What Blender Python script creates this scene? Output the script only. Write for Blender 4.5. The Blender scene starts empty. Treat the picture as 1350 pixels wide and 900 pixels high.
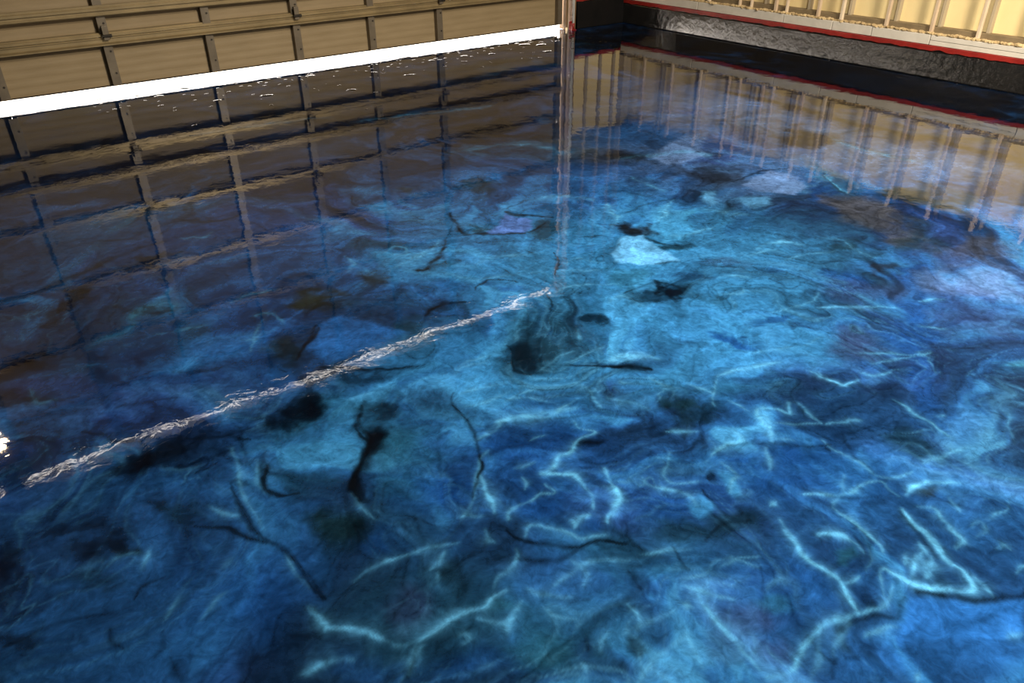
import bpy, bmesh, math, random
import numpy as np
from mathutils import Matrix, Vector

scene = bpy.context.scene
COL = scene.collection
random.seed(7)

# ------------------------------------------------------------------ camera
YAW, PITCH, ROLL, FPX, EYE = 0.6358, 0.5439, 0.0094, 1016.93, 1.52
fw = Vector((math.sin(YAW)*math.cos(PITCH), math.cos(YAW)*math.cos(PITCH), -math.sin(PITCH)))
rt = Vector((math.cos(YAW), -math.sin(YAW), 0)); dn = fw.cross(rt)
r2 = rt*math.cos(ROLL) + dn*math.sin(ROLL); d2 = -rt*math.sin(ROLL) + dn*math.cos(ROLL)
cam = bpy.data.cameras.new('camera'); cam.sensor_width = 36; cam.lens = 36*FPX/1350
cam.clip_start = .05; cam.clip_end = 200
camo = bpy.data.objects.new('camera', cam); COL.objects.link(camo)
camo.matrix_world = Matrix(((r2.x, -d2.x, -fw.x, 0), (r2.y, -d2.y, -fw.y, 0), (r2.z, -d2.z, -fw.z, EYE), (0, 0, 0, 1)))
scene.camera = camo

# ------------------------------------------------------------------ daylight outside, unseen overhead lights inside
world = bpy.data.worlds.new('sky'); scene.world = world; world.use_nodes = True
bg = world.node_tree.nodes['Background']; bg.inputs[0].default_value = (1, .90, .80, 1); bg.inputs[1].default_value = 14.0
def area(name, loc, size, power, colour):
    l = bpy.data.lights.new(name, 'AREA'); l.shape = 'RECTANGLE'; l.size, l.size_y = size; l.energy = power; l.color = colour
    o = bpy.data.objects.new(name, l); COL.objects.link(o); o.location = loc; return o
area('unseen_light', (3.15, 1.3, 3.66), (.9, .25), 380, (1, .92, .80))
area('unseen_light', (4.3, -.9, 3.66), (.9, .25), 900, (1, .88, .70))  # unseen light, added to brighten the stud wall
l = bpy.data.lights.new('opener_light', 'POINT'); l.energy = 14; l.color = (1, .72, .42); l.shadow_soft_size = .045
o = bpy.data.objects.new('opener_light', l); COL.objects.link(o); o.location = (-.415, 6.45, 2.4)
vs = scene.view_settings
vs.view_transform = 'Standard'; vs.look = 'None'; vs.gamma = 1; vs.exposure = 0.0; vs.use_curve_mapping = False

# ------------------------------------------------------------------ room measures (metres)
XL, XR, YB, YF, ZC = -2.75, 6.95, -2.6, 7.148, 3.75       # left, right, back, front, ceiling
DL, DR, DTOP, OPEN = -1.80, 6.03, 3.30, 3.395              # garage door edges, its top, top of the opening

# ------------------------------------------------------------------ helpers
def tag(o, label=None, cat=None, group=None, kind=None):
    if label: o['label'] = label
    if cat: o['category'] = cat
    if group: o['group'] = group
    if kind: o['kind'] = kind
    return o
def empty(name, loc=(0, 0, 0)):
    o = bpy.data.objects.new(name, None); COL.objects.link(o); o.location = loc; return o
def link(name, me, mat, parent=None, smooth=False):
    if mat and not me.materials: me.materials.append(mat)
    o = bpy.data.objects.new(name, me); COL.objects.link(o)
    if parent: o.parent = parent
    if smooth: me.polygons.foreach_set('use_smooth', [True]*len(me.polygons))
    return o
def from_bm(name, bm, mat, parent=None, smooth=False):
    bmesh.ops.recalc_face_normals(bm, faces=bm.faces)
    me = bpy.data.meshes.new(name); bm.to_mesh(me); bm.free()
    return link(name, me, mat, parent, smooth)
def bx(bm, x0, x1, y0, y1, z0, z1, bev=0):
    r = bmesh.ops.create_cube(bm, size=1, matrix=Matrix.Translation(((x0+x1)/2, (y0+y1)/2, (z0+z1)/2)) @ Matrix.Diagonal((x1-x0, y1-y0, z1-z0, 1)))
    if bev:
        es = list({e for v in r['verts'] for e in v.link_edges})
        bmesh.ops.bevel(bm, geom=es, offset=bev, segments=2, affect='EDGES', profile=.5)
def box(name, x0, x1, y0, y1, z0, z1, mat, parent=None, bev=0):
    bm = bmesh.new(); bx(bm, x0, x1, y0, y1, z0, z1, bev); return from_bm(name, bm, mat, parent)
def cyl(bm, p, q, r, n=12):
    p, q = Vector(p), Vector(q); d = q-p
    m = Matrix.Translation((p+q)/2) @ d.to_track_quat('Z', 'Y').to_matrix().to_4x4()
    bmesh.ops.create_cone(bm, cap_ends=True, segments=n, radius1=r, radius2=r, depth=d.length, matrix=m)
def extrude_x(name, prof, x0, x1, mat, parent):
    """closed (y, z) profile swept along x"""
    bm = bmesh.new(); a = [bm.verts.new((x0, y, z)) for y, z in prof]; b = [bm.verts.new((x1, y, z)) for y, z in prof]
    n = len(prof); bm.faces.new(a); bm.faces.new(b[::-1])
    for i in range(n): bm.faces.new((a[i], b[i], b[(i+1) % n], a[(i+1) % n]))
    return from_bm(name, bm, mat, parent)

# ------------------------------------------------------------------ materials
def material(name):
    m = bpy.data.materials.new(name); m.use_nodes = True; nt = m.node_tree
    return m, nt, nt.nodes['Principled BSDF']
def nn(nt, t, **kw):
    n = nt.nodes.new(t)
    for k, v in kw.items(): setattr(n, k, v)
    return n
def noisy(name, c0, c1, scale=6, rough=.6, metal=0, bump=0, bscale=60, stretch=(1, 1, 1), spec=.5, bdist=.002, detail=6):
    m, nt, b = material(name); L = nt.links.new
    tc = nn(nt, 'ShaderNodeTexCoord'); mp = nn(nt, 'ShaderNodeMapping'); mp.inputs['Scale'].default_value = stretch
    L(tc.outputs['Object'], mp.inputs[0])
    n = nn(nt, 'ShaderNodeTexNoise'); n.inputs['Scale'].default_value = scale; n.inputs['Detail'].default_value = detail; n.inputs['Roughness'].default_value = .6
    L(mp.outputs[0], n.inputs['Vector'])
    r = nn(nt, 'ShaderNodeValToRGB'); r.color_ramp.elements[0].position = .3; r.color_ramp.elements[1].position = .7
    r.color_ramp.elements[0].color = (*c0, 1); r.color_ramp.elements[1].color = (*c1, 1)
    L(n.outputs[0], r.inputs[0]); L(r.outputs[0], b.inputs['Base Color'])
    b.inputs['Roughness'].default_value = rough; b.inputs['Metallic'].default_value = metal; b.inputs['Specular IOR Level'].default_value = spec
    if bump:
        n2 = nn(nt, 'ShaderNodeTexNoise'); n2.inputs['Scale'].default_value = bscale; n2.inputs['Detail'].default_value = 3; n2.inputs['Distortion'].default_value = 1.0
        L(mp.outputs[0], n2.inputs['Vector'])
        bp = nn(nt, 'ShaderNodeBump'); bp.inputs['Strength'].default_value = bump; bp.inputs['Distance'].default_value = bdist
        L(n2.outputs[0], bp.inputs['Height']); L(bp.outputs[0], b.inputs['Normal'])
    return m
M = {}
M['panel'] = noisy('door_panel_paint', (.235, .17, .088), (.29, .215, .118), 2.5, .55, 0, .15, 300, (1, 1, 9), .4, .001)
M['metal'] = noisy('galvanised_rail', (.22, .165, .085), (.33, .25, .13), 5, .38, .45, .1, 200)
M['stile'] = noisy('galvanised_stile', (.13, .105, .075), (.19, .155, .11), 7, .42, .5, .1, 200)
M['dark'] = noisy('dark_steel', (.02, .018, .015), (.05, .04, .03), 12, .5, .6)
M['white'] = noisy('white_plastic', (.78, .76, .7), (.86, .84, .8), 9, .4)
M['red'] = noisy('red_paint', (.16, .008, .006), (.30, .022, .016), 9, .33, 0, .5, 60)
M['black'] = noisy('black_stucco_paint', (.005, .005, .005), (.012, .011, .010), 6, .17, 0, 1.0, 36, (1, 1, 1), 1.0, .0016)
M['blackflat'] = noisy('matt_black_paint', (.003, .003, .003), (.006, .005, .005), 6, .6, 0, .4, 40, (1, 1, 1), .15)
M['block'] = noisy('grey_block', (.50, .46, .39), (.60, .55, .47), 8, .85, 0, .3, 150)
M['foam'] = noisy('crumbly_foam', (.30, .20, .09), (.62, .47, .25), 14, .9, 0, .6, 90)
M['sheath'] = noisy('yellow_sheathing', (.74, .57, .27), (.82, .66, .34), 1.5, .8, 0, .15, 120)
M['stud'] = noisy('pale_wood', (.46, .32, .20), (.72, .60, .44), 9, .75, 0, .2, 80, (1, 1, .15))
M['oldstud'] = noisy('weathered_wood', (.30, .24, .15), (.44, .36, .24), 9, .8, 0, .2, 80, (1, 1, .15))
M['upperdark'] = noisy('dark_upper_wall', (.035, .034, .036), (.06, .056, .055), 3, .85)  # made-up dark tone for the unseen upper wall
M['plate'] = noisy('dark_sill_plate', (.14, .10, .05), (.22, .16, .085), 8, .8)
M['jamb'] = noisy('brown_jamb_wood', (.12, .07, .03), (.24, .14, .07), 8, .6, 0, .2, 60, (1, 1, .2))
M['drywall'] = noisy('grey_wall_paint', (.10, .10, .10), (.13, .13, .13), 3, .8)
M['ceil'] = noisy('ceiling_paint', (.085, .085, .09), (.11, .11, .115), 2, .9)
M['concrete'] = noisy('driveway_concrete', (.50, .48, .45), (.60, .58, .54), 3, .9)
M['rubber'] = noisy('black_rubber', (.01, .01, .01), (.02, .02, .02), 10, .7)

# ------------------------------------------------------------------ the marbled epoxy pigment, with some painted wall reflection (metres on the floor)
# BLOBS: (centre, half axis, half axis, tint, strength); POLYS: (soft edge, tint, strength, outline); VEINS: (half width, strength, soft side, path)
BLOBS = [
    ((0.506,5.788),(0.948,-0.746),(-0.178,-1.089),'m',0.7),
    ((0.31,3.989),(0.639,-0.494),(-0.142,-0.771),'d2',0.6),
    ((1.004,3.452),(0.345,-0.267),(-0.191,-0.51),'d2',0.5),
    ((1.626,5.116),(1.201,-0.947),(-0.435,-1.163),'m',0.75),
    ((3.175,5.441),(1.233,-0.984),(-0.635,-1.05),'m',0.8),
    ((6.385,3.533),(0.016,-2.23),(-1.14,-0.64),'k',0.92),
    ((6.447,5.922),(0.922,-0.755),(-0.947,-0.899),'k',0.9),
    ((0.049,2.991),(0.339,-0.26),(-0.106,-0.65),'n',0.7),
    ((-0.05,2.261),(0.252,0.001),(0.001,-0.245),'n',0.5),
    ((-0.134,1.874),(0.254,-0.192),(-0.033,-0.203),'n',0.7),
    ((0.042,1.913),(0.234,-0.178),(-0.042,-0.187),'n',0.45),
    ((0.6,2.778),(0.399,-0.115),(-0.089,-0.364),'d',0.55),
    ((0.506,2.12),(0.265,0.034),(-0.018,-0.147),'n',0.6),
    ((1.891,2.766),(0.512,-0.396),(-0.347,-0.495),'c',0.5),
    ((2.563,2.14),(0.69,-0.533),(-0.493,-0.453),'c',0.7),
    ((2.163,1.653),(0.47,-0.361),(-0.273,-0.239),'c',0.6),
    ((1.434,1.742),(0.36,-0.275),(-0.12,-0.149),'c',0.6),
    ((1.2,2.177),(0.34,-0.004),(-0.075,-0.199),'c',0.45),
    ((2.018,1.419),(0.509,-0.191),(-0.142,-0.142),'c',0.35),
    ((2.643,3.382),(0.518,-0.405),(-0.316,-0.406),'b',0.5),
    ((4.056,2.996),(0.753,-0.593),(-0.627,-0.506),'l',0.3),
    ((2.101,0.904),(0.385,-0.293),(-0.182,-0.112),'b',0.4),
    ((3.192,1.099),(0.269,-0.207),(-0.394,-0.192),'p',0.35),
    ((2.813,0.942),(0.266,-0.204),(-0.214,-0.106),'n',0.35),
    ((0.8,1.895),(0.215,-0.164),(-0.113,-0.218),'t2',0.45),
    ((0.58,1.871),(0.158,-0.011),(-0.031,-0.148),'c',0.35),
    ((0.626,1.089),(0.262,-0.198),(-0.097,-0.149),'t2',0.35),
    ((0.83,0.88),(0.199,-0.15),(-0.084,-0.097),'t2',0.35),
    ((1.162,0.959),(0.223,-0.169),(-0.078,-0.076),'t2',0.4),
    ((1.159,1.476),(0.206,-0.157),(-0.136,-0.175),'d',0.55),
    ((0.806,1.527),(0.123,-0.094),(-0.051,-0.084),'d',0.6),
    ((1.403,1.073),(0.227,-0.173),(-0.122,-0.112),'d',0.35),
    ((1.739,0.901),(0.25,-0.19),(-0.131,-0.093),'d',0.5),
    ((1.262,0.694),(0.209,-0.158),(-0.115,-0.09),'d',0.35),
    ((1.96,0.65),(0.191,-0.145),(-0.187,-0.102),'b',0.3),
    ((0.035,1.507),(0.338,-0.151),(-0.024,-0.171),'b',0.35),
    ((0.266,1.477),(0.183,-0.139),(-0.053,-0.142),'d',0.3),
    ((0.645,1.42),(0.148,-0.112),(-0.07,-0.124),'b',0.3),
    ((1.32,2.85),(0.067,-0.052),(-0.045,-0.086),'o',0.8),
    ((2.388,3.527),(0.086,-0.067),(-0.132,-0.191),'t',0.8),
    ((1.02,2.797),(0.051,-0.039),(-0.028,-0.063),'o',0.7),
    ((1.573,1.961),(0.048,-0.157),(-0.175,-0.152),'t',0.75),
    ((1.464,1.93),(0.052,-0.04),(-0.064,-0.084),'k',0.5),
    ((2.642,2.552),(0.08,-0.062),(-0.06,-0.061),'w',0.8),
    ((1.247,2.331),(0.055,-0.042),(-0.05,-0.085),'t',0.7),
    ((1.381,2.436),(0.049,-0.038),(-0.023,-0.037),'k',0.5),
    ((1.833,1.996),(0.056,-0.043),(-0.027,-0.031),'k',0.8),
    ((1.99,2.997),(0.07,-0.054),(-0.047,-0.069),'t',0.8),
    ((2.31,2.789),(0.06,-0.047),(-0.041,-0.05),'t',0.7),
    ((2.201,2.753),(0.079,-0.061),(-0.043,-0.054),'t',0.7),
    ((2.036,3.696),(0.068,-0.053),(-0.029,-0.05),'o',0.6),
    ((1.702,3.755),(0.044,-0.034),(-0.035,-0.07),'k',0.4),
    ((0.945,2.156),(0.101,-0.077),(-0.019,-0.037),'k',0.6),
    ((3.212,3.402),(0.122,-0.096),(-0.083,-0.091),'w',0.5),
    ((3.416,3.368),(0.099,-0.078),(-0.078,-0.081),'w',0.7),
    ((1.664,2.766),(0.159,0.035),(-0.019,-0.047),'t',0.5),
    ((2.93,3.05),(0.09,-0.07),(-0.113,-0.122),'n',0.4),
    ((1.575,2.545),(0.104,-0.08),(-0.039,-0.061),'d',0.5),
    ((3.416,3.368),(0.023,-0.151),(-0.083,-0.072),'w',0.8),
    ((2.664,2.556),(0.061,-0.099),(-0.058,-0.054),'w',0.85),
    ((3.563,2.801),(0.189,-0.084),(-0.113,-0.103),'w',0.75),
    ((3.787,3.013),(0.135,-0.106),(-0.084,-0.073),'p',0.7),
    ((3.167,3.027),(0.069,-0.054),(-0.154,-0.155),'n',0.5),
    ((2.948,1.518),(0.086,-0.066),(-0.119,-0.076),'d',0.85),
    ((2.165,1.542),(0.048,-0.091),(-0.029,-0.02),'d',0.85),
    ((2.407,1.516),(0.101,-0.042),(-0.028,-0.024),'d',0.7),
    ((2.452,1.431),(0.047,-0.036),(-0.02,-0.014),'n',0.7),
    ((2.529,1.239),(0.083,-0.064),(-0.1,-0.064),'p2',0.7),
    ((3.825,2.3),(0.066,-0.052),(-0.192,-0.133),'d',0.85),
    ((3.739,1.981),(0.026,-0.196),(-0.202,-0.105),'w2',0.75),
    ((4.22,1.916),(0.163,-0.127),(-0.127,-0.071),'t',0.85),
    ((3.262,1.76),(0.07,-0.055),(-0.046,-0.03),'t',0.7),
    ((3.21,1.522),(0.036,-0.028),(-0.048,-0.029),'w',0.7),
    ((3.242,1.416),(0.044,-0.034),(-0.143,-0.081),'d',0.8),
    ((2.844,1.207),(0.059,-0.045),(-0.212,-0.12),'d',0.75),
    ((3.032,1.393),(0.076,-0.059),(-0.109,-0.064),'p2',0.5),
    ((3.443,1.426),(0.081,-0.063),(-0.104,-0.056),'p2',0.6),
    ((3.614,1.658),(0.077,-0.06),(-0.116,-0.066),'w2',0.6),
    ((2.618,2.222),(0.093,-0.041),(-0.036,-0.037),'t',0.8),
    ((2.207,1.969),(0.11,-0.085),(-0.07,-0.068),'k',0.75),
    ((2.254,1.992),(0.026,-0.02),(-0.027,-0.027),'k',0.9),
    ((2.266,1.924),(0.038,-0.029),(-0.051,-0.048),'k',0.8),
    ((2.442,1.969),(0.07,-0.054),(-0.037,-0.034),'n',0.6),
    ((2.214,2.145),(0.088,-0.068),(-0.087,-0.09),'t2',0.6),
    ((3.643,1.597),(0.105,-0.082),(-0.145,-0.08),'t',0.6),
    ((3.502,2.077),(0.092,-0.072),(-0.12,-0.083),'n',0.5),
    ((3.102,2.258),(0.05,-0.039),(-0.159,-0.13),'b',0.4),
    ((2.677,1.983),(0.073,-0.056),(-0.042,-0.035),'p2',0.5),
    ((2.809,1.848),(0.054,-0.042),(-0.039,-0.03),'b',0.6),
    ((2.349,1.775),(0.047,-0.08),(-0.029,-0.022),'t',0.5),
    ((2.569,0.956),(0.064,-0.049),(-0.064,-0.034),'n',0.6),
    ((4.642,2.041),(0.07,-0.054),(-0.524,-0.279),'b',0.3),
    ((0.777,1.799),(0.038,-0.029),(-0.024,-0.045),'k',0.85),
    ((0.866,1.932),(0.06,-0.046),(-0.03,-0.056),'k',0.65),
    ((0.631,1.632),(0.023,-0.018),(-0.02,-0.039),'k',0.75),
    ((0.532,1.541),(0.055,-0.042),(-0.038,-0.08),'t',0.8),
    ((0.822,1.672),(0.092,-0.07),(-0.078,-0.136),'t2',0.55),
    ((0.715,2.137),(0.041,-0.031),(-0.037,-0.083),'k',0.8),
    ((1.01,1.93),(0.096,-0.073),(-0.046,-0.077),'n',0.55),
    ((1.222,1.557),(0.078,-0.059),(-0.033,-0.042),'n',0.5),
    ((1.096,1.524),(0.069,-0.052),(-0.022,-0.03),'d',0.7),
    ((1.017,1.248),(0.079,-0.06),(-0.038,-0.047),'d',0.7),
    ((1.09,1.118),(0.044,-0.033),(-0.026,-0.029),'d',0.7),
    ((1.331,1.376),(0.038,-0.029),(-0.013,-0.015),'k',0.6),
    ((0.859,1.473),(0.064,-0.049),(-0.029,-0.045),'d',0.7),
    ((1.483,1.893),(0.059,-0.045),(-0.054,-0.069),'k',0.5),
    ((1.669,1.644),(0.086,-0.066),(-0.016,-0.017),'n',0.7),
    ((0.793,1.296),(0.033,-0.025),(-0.031,-0.047),'n',0.4),
    ((0.993,1.852),(0.134,-0.102),(-0.051,-0.086),'n',0.4),
    ((1.721,1.332),(0.038,-0.054),(-0.04,-0.03),'t',0.85),
    ((1.688,1.27),(0.046,-0.035),(-0.025,-0.022),'t',0.6),
    ((1.714,1.001),(0.14,-0.107),(-0.059,-0.045),'d',0.75),
    ((1.659,1.08),(0.068,-0.052),(-0.029,-0.024),'n',0.6),
    ((1.421,0.904),(0.092,-0.046),(-0.035,-0.035),'t',0.75),
    ((1.478,1.044),(0.003,-0.023),(-0.021,-0.008),'k',0.8),
    ((2.113,0.766),(0.038,-0.081),(-0.071,-0.028),'t',0.75),
    ((2.028,0.893),(0.063,-0.048),(-0.058,-0.036),'n',0.45),
    ((1.501,0.702),(0.04,-0.03),(-0.046,-0.032),'n',0.65),
    ((1.449,1.136),(0.036,-0.027),(-0.043,-0.04),'n',0.5),
    ((1.299,1.034),(0.062,-0.047),(-0.03,-0.028),'d',0.6),
    ((2.43,0.981),(0.119,-0.091),(-0.089,-0.051),'n',0.6),
    ((2.503,1.202),(0.082,-0.063),(-0.065,-0.041),'p2',0.6),
    ((1.698,0.89),(0.065,-0.049),(-0.028,-0.02),'d',0.5),
    ((1.267,0.948),(0.065,-0.049),(-0.021,-0.019),'t',0.6),
    ((1.374,0.99),(0.028,-0.021),(-0.031,-0.027),'c',0.6),
    ((1.528,0.992),(0.029,-0.022),(-0.035,-0.029),'c',0.7),
    ((1.979,0.762),(0.054,-0.041),(-0.043,-0.026),'b',0.4),
    ((0.544,1.188),(0.054,-0.041),(-0.038,-0.067),'p2',0.65),
    ((0.55,0.972),(0.025,-0.019),(-0.006,-0.01),'k',0.65),
    ((0.9,0.758),(0.016,-0.012),(-0.013,-0.014),'k',0.75),
    ((0.684,1.202),(0.031,-0.023),(-0.041,-0.063),'t',0.55),
    ((0.717,1.048),(0.054,-0.041),(-0.018,-0.025),'t2',0.6),
    ((0.743,0.868),(0.064,-0.049),(-0.038,-0.047),'t2',0.6),
    ((0.389,1.102),(0.091,-0.069),(-0.018,-0.035),'d',0.5),
    ((0.588,0.927),(0.09,-0.068),(-0.022,-0.032),'d',0.45),
    ((0.826,0.822),(0.019,-0.014),(-0.023,-0.025),'n',0.6),
    ((0.568,1.432),(0.049,-0.037),(-0.026,-0.049),'d',0.5),
    ((1.169,0.651),(0.055,-0.065),(-0.053,-0.032),'p2',0.65),
    ((1.504,0.689),(0.042,-0.032),(-0.046,-0.032),'n',0.7),
    ((1.526,0.628),(0.031,-0.024),(-0.031,-0.02),'t2',0.7),
    ((1.157,0.555),(0.055,-0.042),(-0.028,-0.021),'p2',0.5),
    ((1.248,0.646),(0.044,-0.033),(-0.025,-0.019),'t2',0.5),
    ((1.378,0.616),(0.06,-0.045),(-0.055,-0.038),'b',0.4),
    ((1.577,0.589),(0.021,-0.016),(-0.055,-0.034),'n',0.4),
    ((1.766,0.373),(0.055,-0.042),(-0.025,-0.012),'n',0.45),
    ((1.944,0.649),(0.026,-0.031),(-0.028,-0.013),'o',0.7),
    ((1.311,0.431),(0.046,-0.034),(-0.03,-0.019),'s',0.4),
    ((1.062,0.644),(0.046,-0.035),(-0.032,-0.027),'p2',0.4),
    ((1.394,0.664),(0.049,-0.002),(-0.057,-0.126),'d',0.3),
    ((1.702,0.666),(0.066,-0.05),(-0.053,-0.033),'b',0.35),
    ((0.128,1.91),(0.05,-0.004),(-0.003,-0.055),'k',0.85),
    ((0.039,1.815),(0.054,-0.063),(-0.011,-0.032),'k',0.85),
    ((-0.05,1.838),(0.059,-0.044),(-0.01,-0.048),'k',0.7),
    ((-0.031,1.932),(0.061,-0.046),(-0.006,-0.031),'k',0.6),
    ((-0.186,1.958),(0.038,-0.028),(-0.007,-0.051),'k',0.6),
    ((0.522,1.537),(0.044,-0.034),(-0.038,-0.079),'t',0.8),
    ((0.162,1.859),(0.068,-0.051),(-0.011,-0.041),'t',0.5),
    ((-0.21,1.711),(0.07,-0.02),(0.0,-0.036),'n',0.5),
    ((-0.25,1.651),(0.038,-0.029),(-0.003,-0.024),'k',0.6),
    ((0.062,1.34),(0.027,-0.021),(-0.012,-0.04),'n',0.55),
    ((0.157,2.162),(0.11,-0.002),(-0.003,-0.054),'k',0.75),
    ((0.247,1.979),(0.072,-0.054),(-0.027,-0.091),'b',0.5),
    ((0.25,1.401),(0.069,-0.052),(-0.039,-0.103),'d',0.4),
    ((-0.048,1.725),(0.086,-0.037),(-0.004,-0.037),'t',0.5),
    ((0.273,1.24),(0.051,-0.039),(-0.014,-0.032),'n',0.3),
    ((0.266,2.095),(0.056,-0.042),(-0.011,-0.037),'k',0.6),
    ((-0.04,2.951),(0.118,-0.09),(-0.016,-0.114),'k',0.75),
    ((-0.054,2.743),(0.084,-0.064),(-0.006,-0.044),'k',0.6),
    ((0.373,3.597),(0.095,0.026),(-0.007,-0.085),'w',0.7),
    ((0.25,3.447),(0.06,0.042),(0.0,-0.086),'w',0.8),
    ((0.151,3.328),(0.065,0.044),(0.002,-0.095),'w',0.7),
    ((1.046,2.805),(0.093,-0.072),(-0.039,-0.085),'o',0.8),
    ((0.784,2.473),(0.06,-0.046),(-0.064,-0.154),'t',0.8),
    ((0.274,2.15),(0.101,-0.045),(-0.015,-0.073),'k',0.85),
    ((0.169,2.124),(0.069,0.021),(0.001,-0.052),'k',0.7),
    ((0.651,2.113),(0.099,-0.035),(-0.027,-0.085),'k',0.92),
    ((0.56,2.062),(0.072,-0.055),(-0.015,-0.038),'k',0.7),
    ((0.55,2.866),(0.08,-0.061),(-0.019,-0.06),'t',0.5),
    ((0.502,3.112),(0.058,-0.045),(-0.01,-0.036),'k',0.6),
    ((-0.057,2.341),(0.119,0.002),(0.0,-0.057),'n',0.5),
    ((-0.091,2.491),(0.058,-0.044),(-0.011,-0.073),'k',0.6),
    ((0.558,2.537),(0.103,-0.013),(-0.011,-0.054),'n',0.5),
    ((0.027,2.758),(0.099,-0.076),(-0.012,-0.069),'p',0.4),
    ((0.324,2.694),(0.184,-0.141),(-0.037,-0.142),'d',0.35),
    ((0.694,2.349),(0.043,-0.033),(-0.032,-0.078),'s',0.5),
    ((0.89,2.415),(0.053,-0.041),(-0.039,-0.084),'s',0.6),
    ((0.828,4.246),(0.119,-0.092),(-0.042,-0.152),'o',0.7),
    ((0.944,3.976),(0.094,-0.073),(-0.016,-0.049),'n',0.7),
    ((0.553,3.624),(0.056,-0.043),(-0.015,-0.057),'w',0.7),
    ((0.635,3.595),(0.056,-0.043),(-0.013,-0.046),'w',0.6),
    ((1.062,2.765),(0.084,-0.065),(-0.039,-0.083),'o',0.7),
    ((0.45,3.474),(0.161,-0.124),(-0.019,-0.079),'d',0.5),
    ((0.952,3.802),(0.238,-0.042),(-0.022,-0.083),'d',0.6),
    ((0.243,4.041),(0.323,0.035),(-0.011,-0.133),'n',0.6),
    ((1.28,3.467),(0.149,-0.116),(-0.039,-0.089),'b',0.5),
    ((3.117,4.516),(0.254,-0.201),(-0.134,-0.191),'w',0.7),
    ((2.876,4.352),(0.162,-0.128),(-0.1,-0.148),'w',0.6),
    ((3.991,3.253),(0.194,-0.153),(-0.153,-0.134),'p',0.5),
    ((4.594,2.929),(0.177,-0.139),(-0.205,-0.146),'w',0.85),
    ((4.274,1.874),(0.195,-0.152),(-0.159,-0.086),'t',0.7),
    ((3.407,3.713),(0.235,-0.185),(-0.223,-0.25),'w2',0.5),
    ((1.469,0.345),(0.207,-0.157),(-0.099,-0.053),'s',0.6),
    ((3.385,1.193),(0.192,-0.148),(-0.189,-0.092),'l',0.55),  # lavender painted in place of a bright wall's reflection
    ((3.088,1.019),(0.165,-0.127),(-0.111,-0.053),'p2',0.5),
    ((2.891,1.458),(0.126,-0.097),(-0.1,-0.063),'p2',0.55),
    ((2.83,1.141),(0.042,-0.032),(-0.339,-0.187),'d',0.7),  # dark column of that reflection, painted into the pigment
    ((2.408,0.882),(0.049,-0.037),(-0.193,-0.105),'d',0.6),  # lower part of the painted dark column
    ((3.716,1.354),(0.194,-0.15),(-0.137,-0.067),'w2',0.5),  # grey part of the painted wall reflection
    ((2.37,0.699),(0.115,-0.088),(-0.12,-0.059),'b',0.3),
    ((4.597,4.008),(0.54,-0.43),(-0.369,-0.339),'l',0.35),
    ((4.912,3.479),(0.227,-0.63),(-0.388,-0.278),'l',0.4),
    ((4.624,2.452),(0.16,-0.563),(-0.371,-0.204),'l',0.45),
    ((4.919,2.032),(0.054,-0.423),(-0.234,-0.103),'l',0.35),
    ((3.762,3.652),(0.361,-0.285),(-0.224,-0.228),'b',0.6),
    ((4.274,1.587),(0.063,-0.275),(-0.18,-0.073),'b',0.5),
    ((4.594,2.929),(0.177,-0.139),(-0.176,-0.125),'w',0.8),
    ((4.196,1.832),(0.192,-0.15),(-0.11,-0.059),'t',0.7),
    ((0.77,1.806),(0.038,-0.029),(-0.043,-0.082),'k',0.9),
    ((0.853,1.932),(0.052,-0.04),(-0.032,-0.06),'k',0.6),
    ((0.647,1.681),(0.025,-0.019),(-0.033,-0.067),'k',0.8),
    ((0.721,1.741),(0.026,-0.02),(-0.043,-0.084),'k',0.7),
]
POLYS = [
    (0.0166,'q',0.9,[(2.027,2.928),(2.142,3.024),(2.233,3.094),(2.254,3.011),(2.314,2.938),(2.235,2.848),(2.157,2.839)]),
    (0.0166,'x',0.9,[(2.334,2.387),(2.525,2.502),(2.631,2.452),(2.581,2.343),(2.55,2.263),(2.552,2.114),(2.4,2.174),(2.277,2.292)]),
    (0.0321,'x',0.55,[(3.206,2.584),(3.312,2.649),(3.346,2.597),(3.232,2.492),(3.166,2.496)]),
    (0.027,'x',0.55,[(3.35,2.495),(3.524,2.394),(3.473,2.303),(3.286,2.325)]),
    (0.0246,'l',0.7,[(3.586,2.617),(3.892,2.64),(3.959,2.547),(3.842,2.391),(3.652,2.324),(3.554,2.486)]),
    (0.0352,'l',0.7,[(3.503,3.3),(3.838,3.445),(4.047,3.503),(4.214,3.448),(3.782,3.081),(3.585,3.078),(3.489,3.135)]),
    (0.0172,'s',0.85,[(1.524,0.462),(1.575,0.445),(1.626,0.403),(1.663,0.36),(1.719,0.326),(1.773,0.291),(1.647,0.236),(1.553,0.294),(1.445,0.368),(1.38,0.404),(1.406,0.445),(1.457,0.442)]),
    (0.0884,'n',0.3,[(2.665,4.158),(2.815,3.972),(2.842,3.819),(3.072,3.574),(3.277,3.816),(2.863,4.213)]),
    (0.0356,'c',0.4,[(1.191,1.948),(1.253,1.984),(1.37,1.958),(1.445,1.967),(1.384,1.862),(1.416,1.807),(1.482,1.746),(1.344,1.714),(1.231,1.707),(1.139,1.723),(1.117,1.812)]),
    (0.0219,'d',0.4,[(1.046,1.602),(1.13,1.61),(1.212,1.598),(1.354,1.525),(1.338,1.469),(1.257,1.386),(1.122,1.356),(1.102,1.429),(1.024,1.503)]),
    (0.0327,'s',0.55,[(0.844,2.45),(0.955,2.58),(1.064,2.626),(1.143,2.513),(1.211,2.31),(1.009,2.278),(0.867,2.3)]),
]
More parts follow.
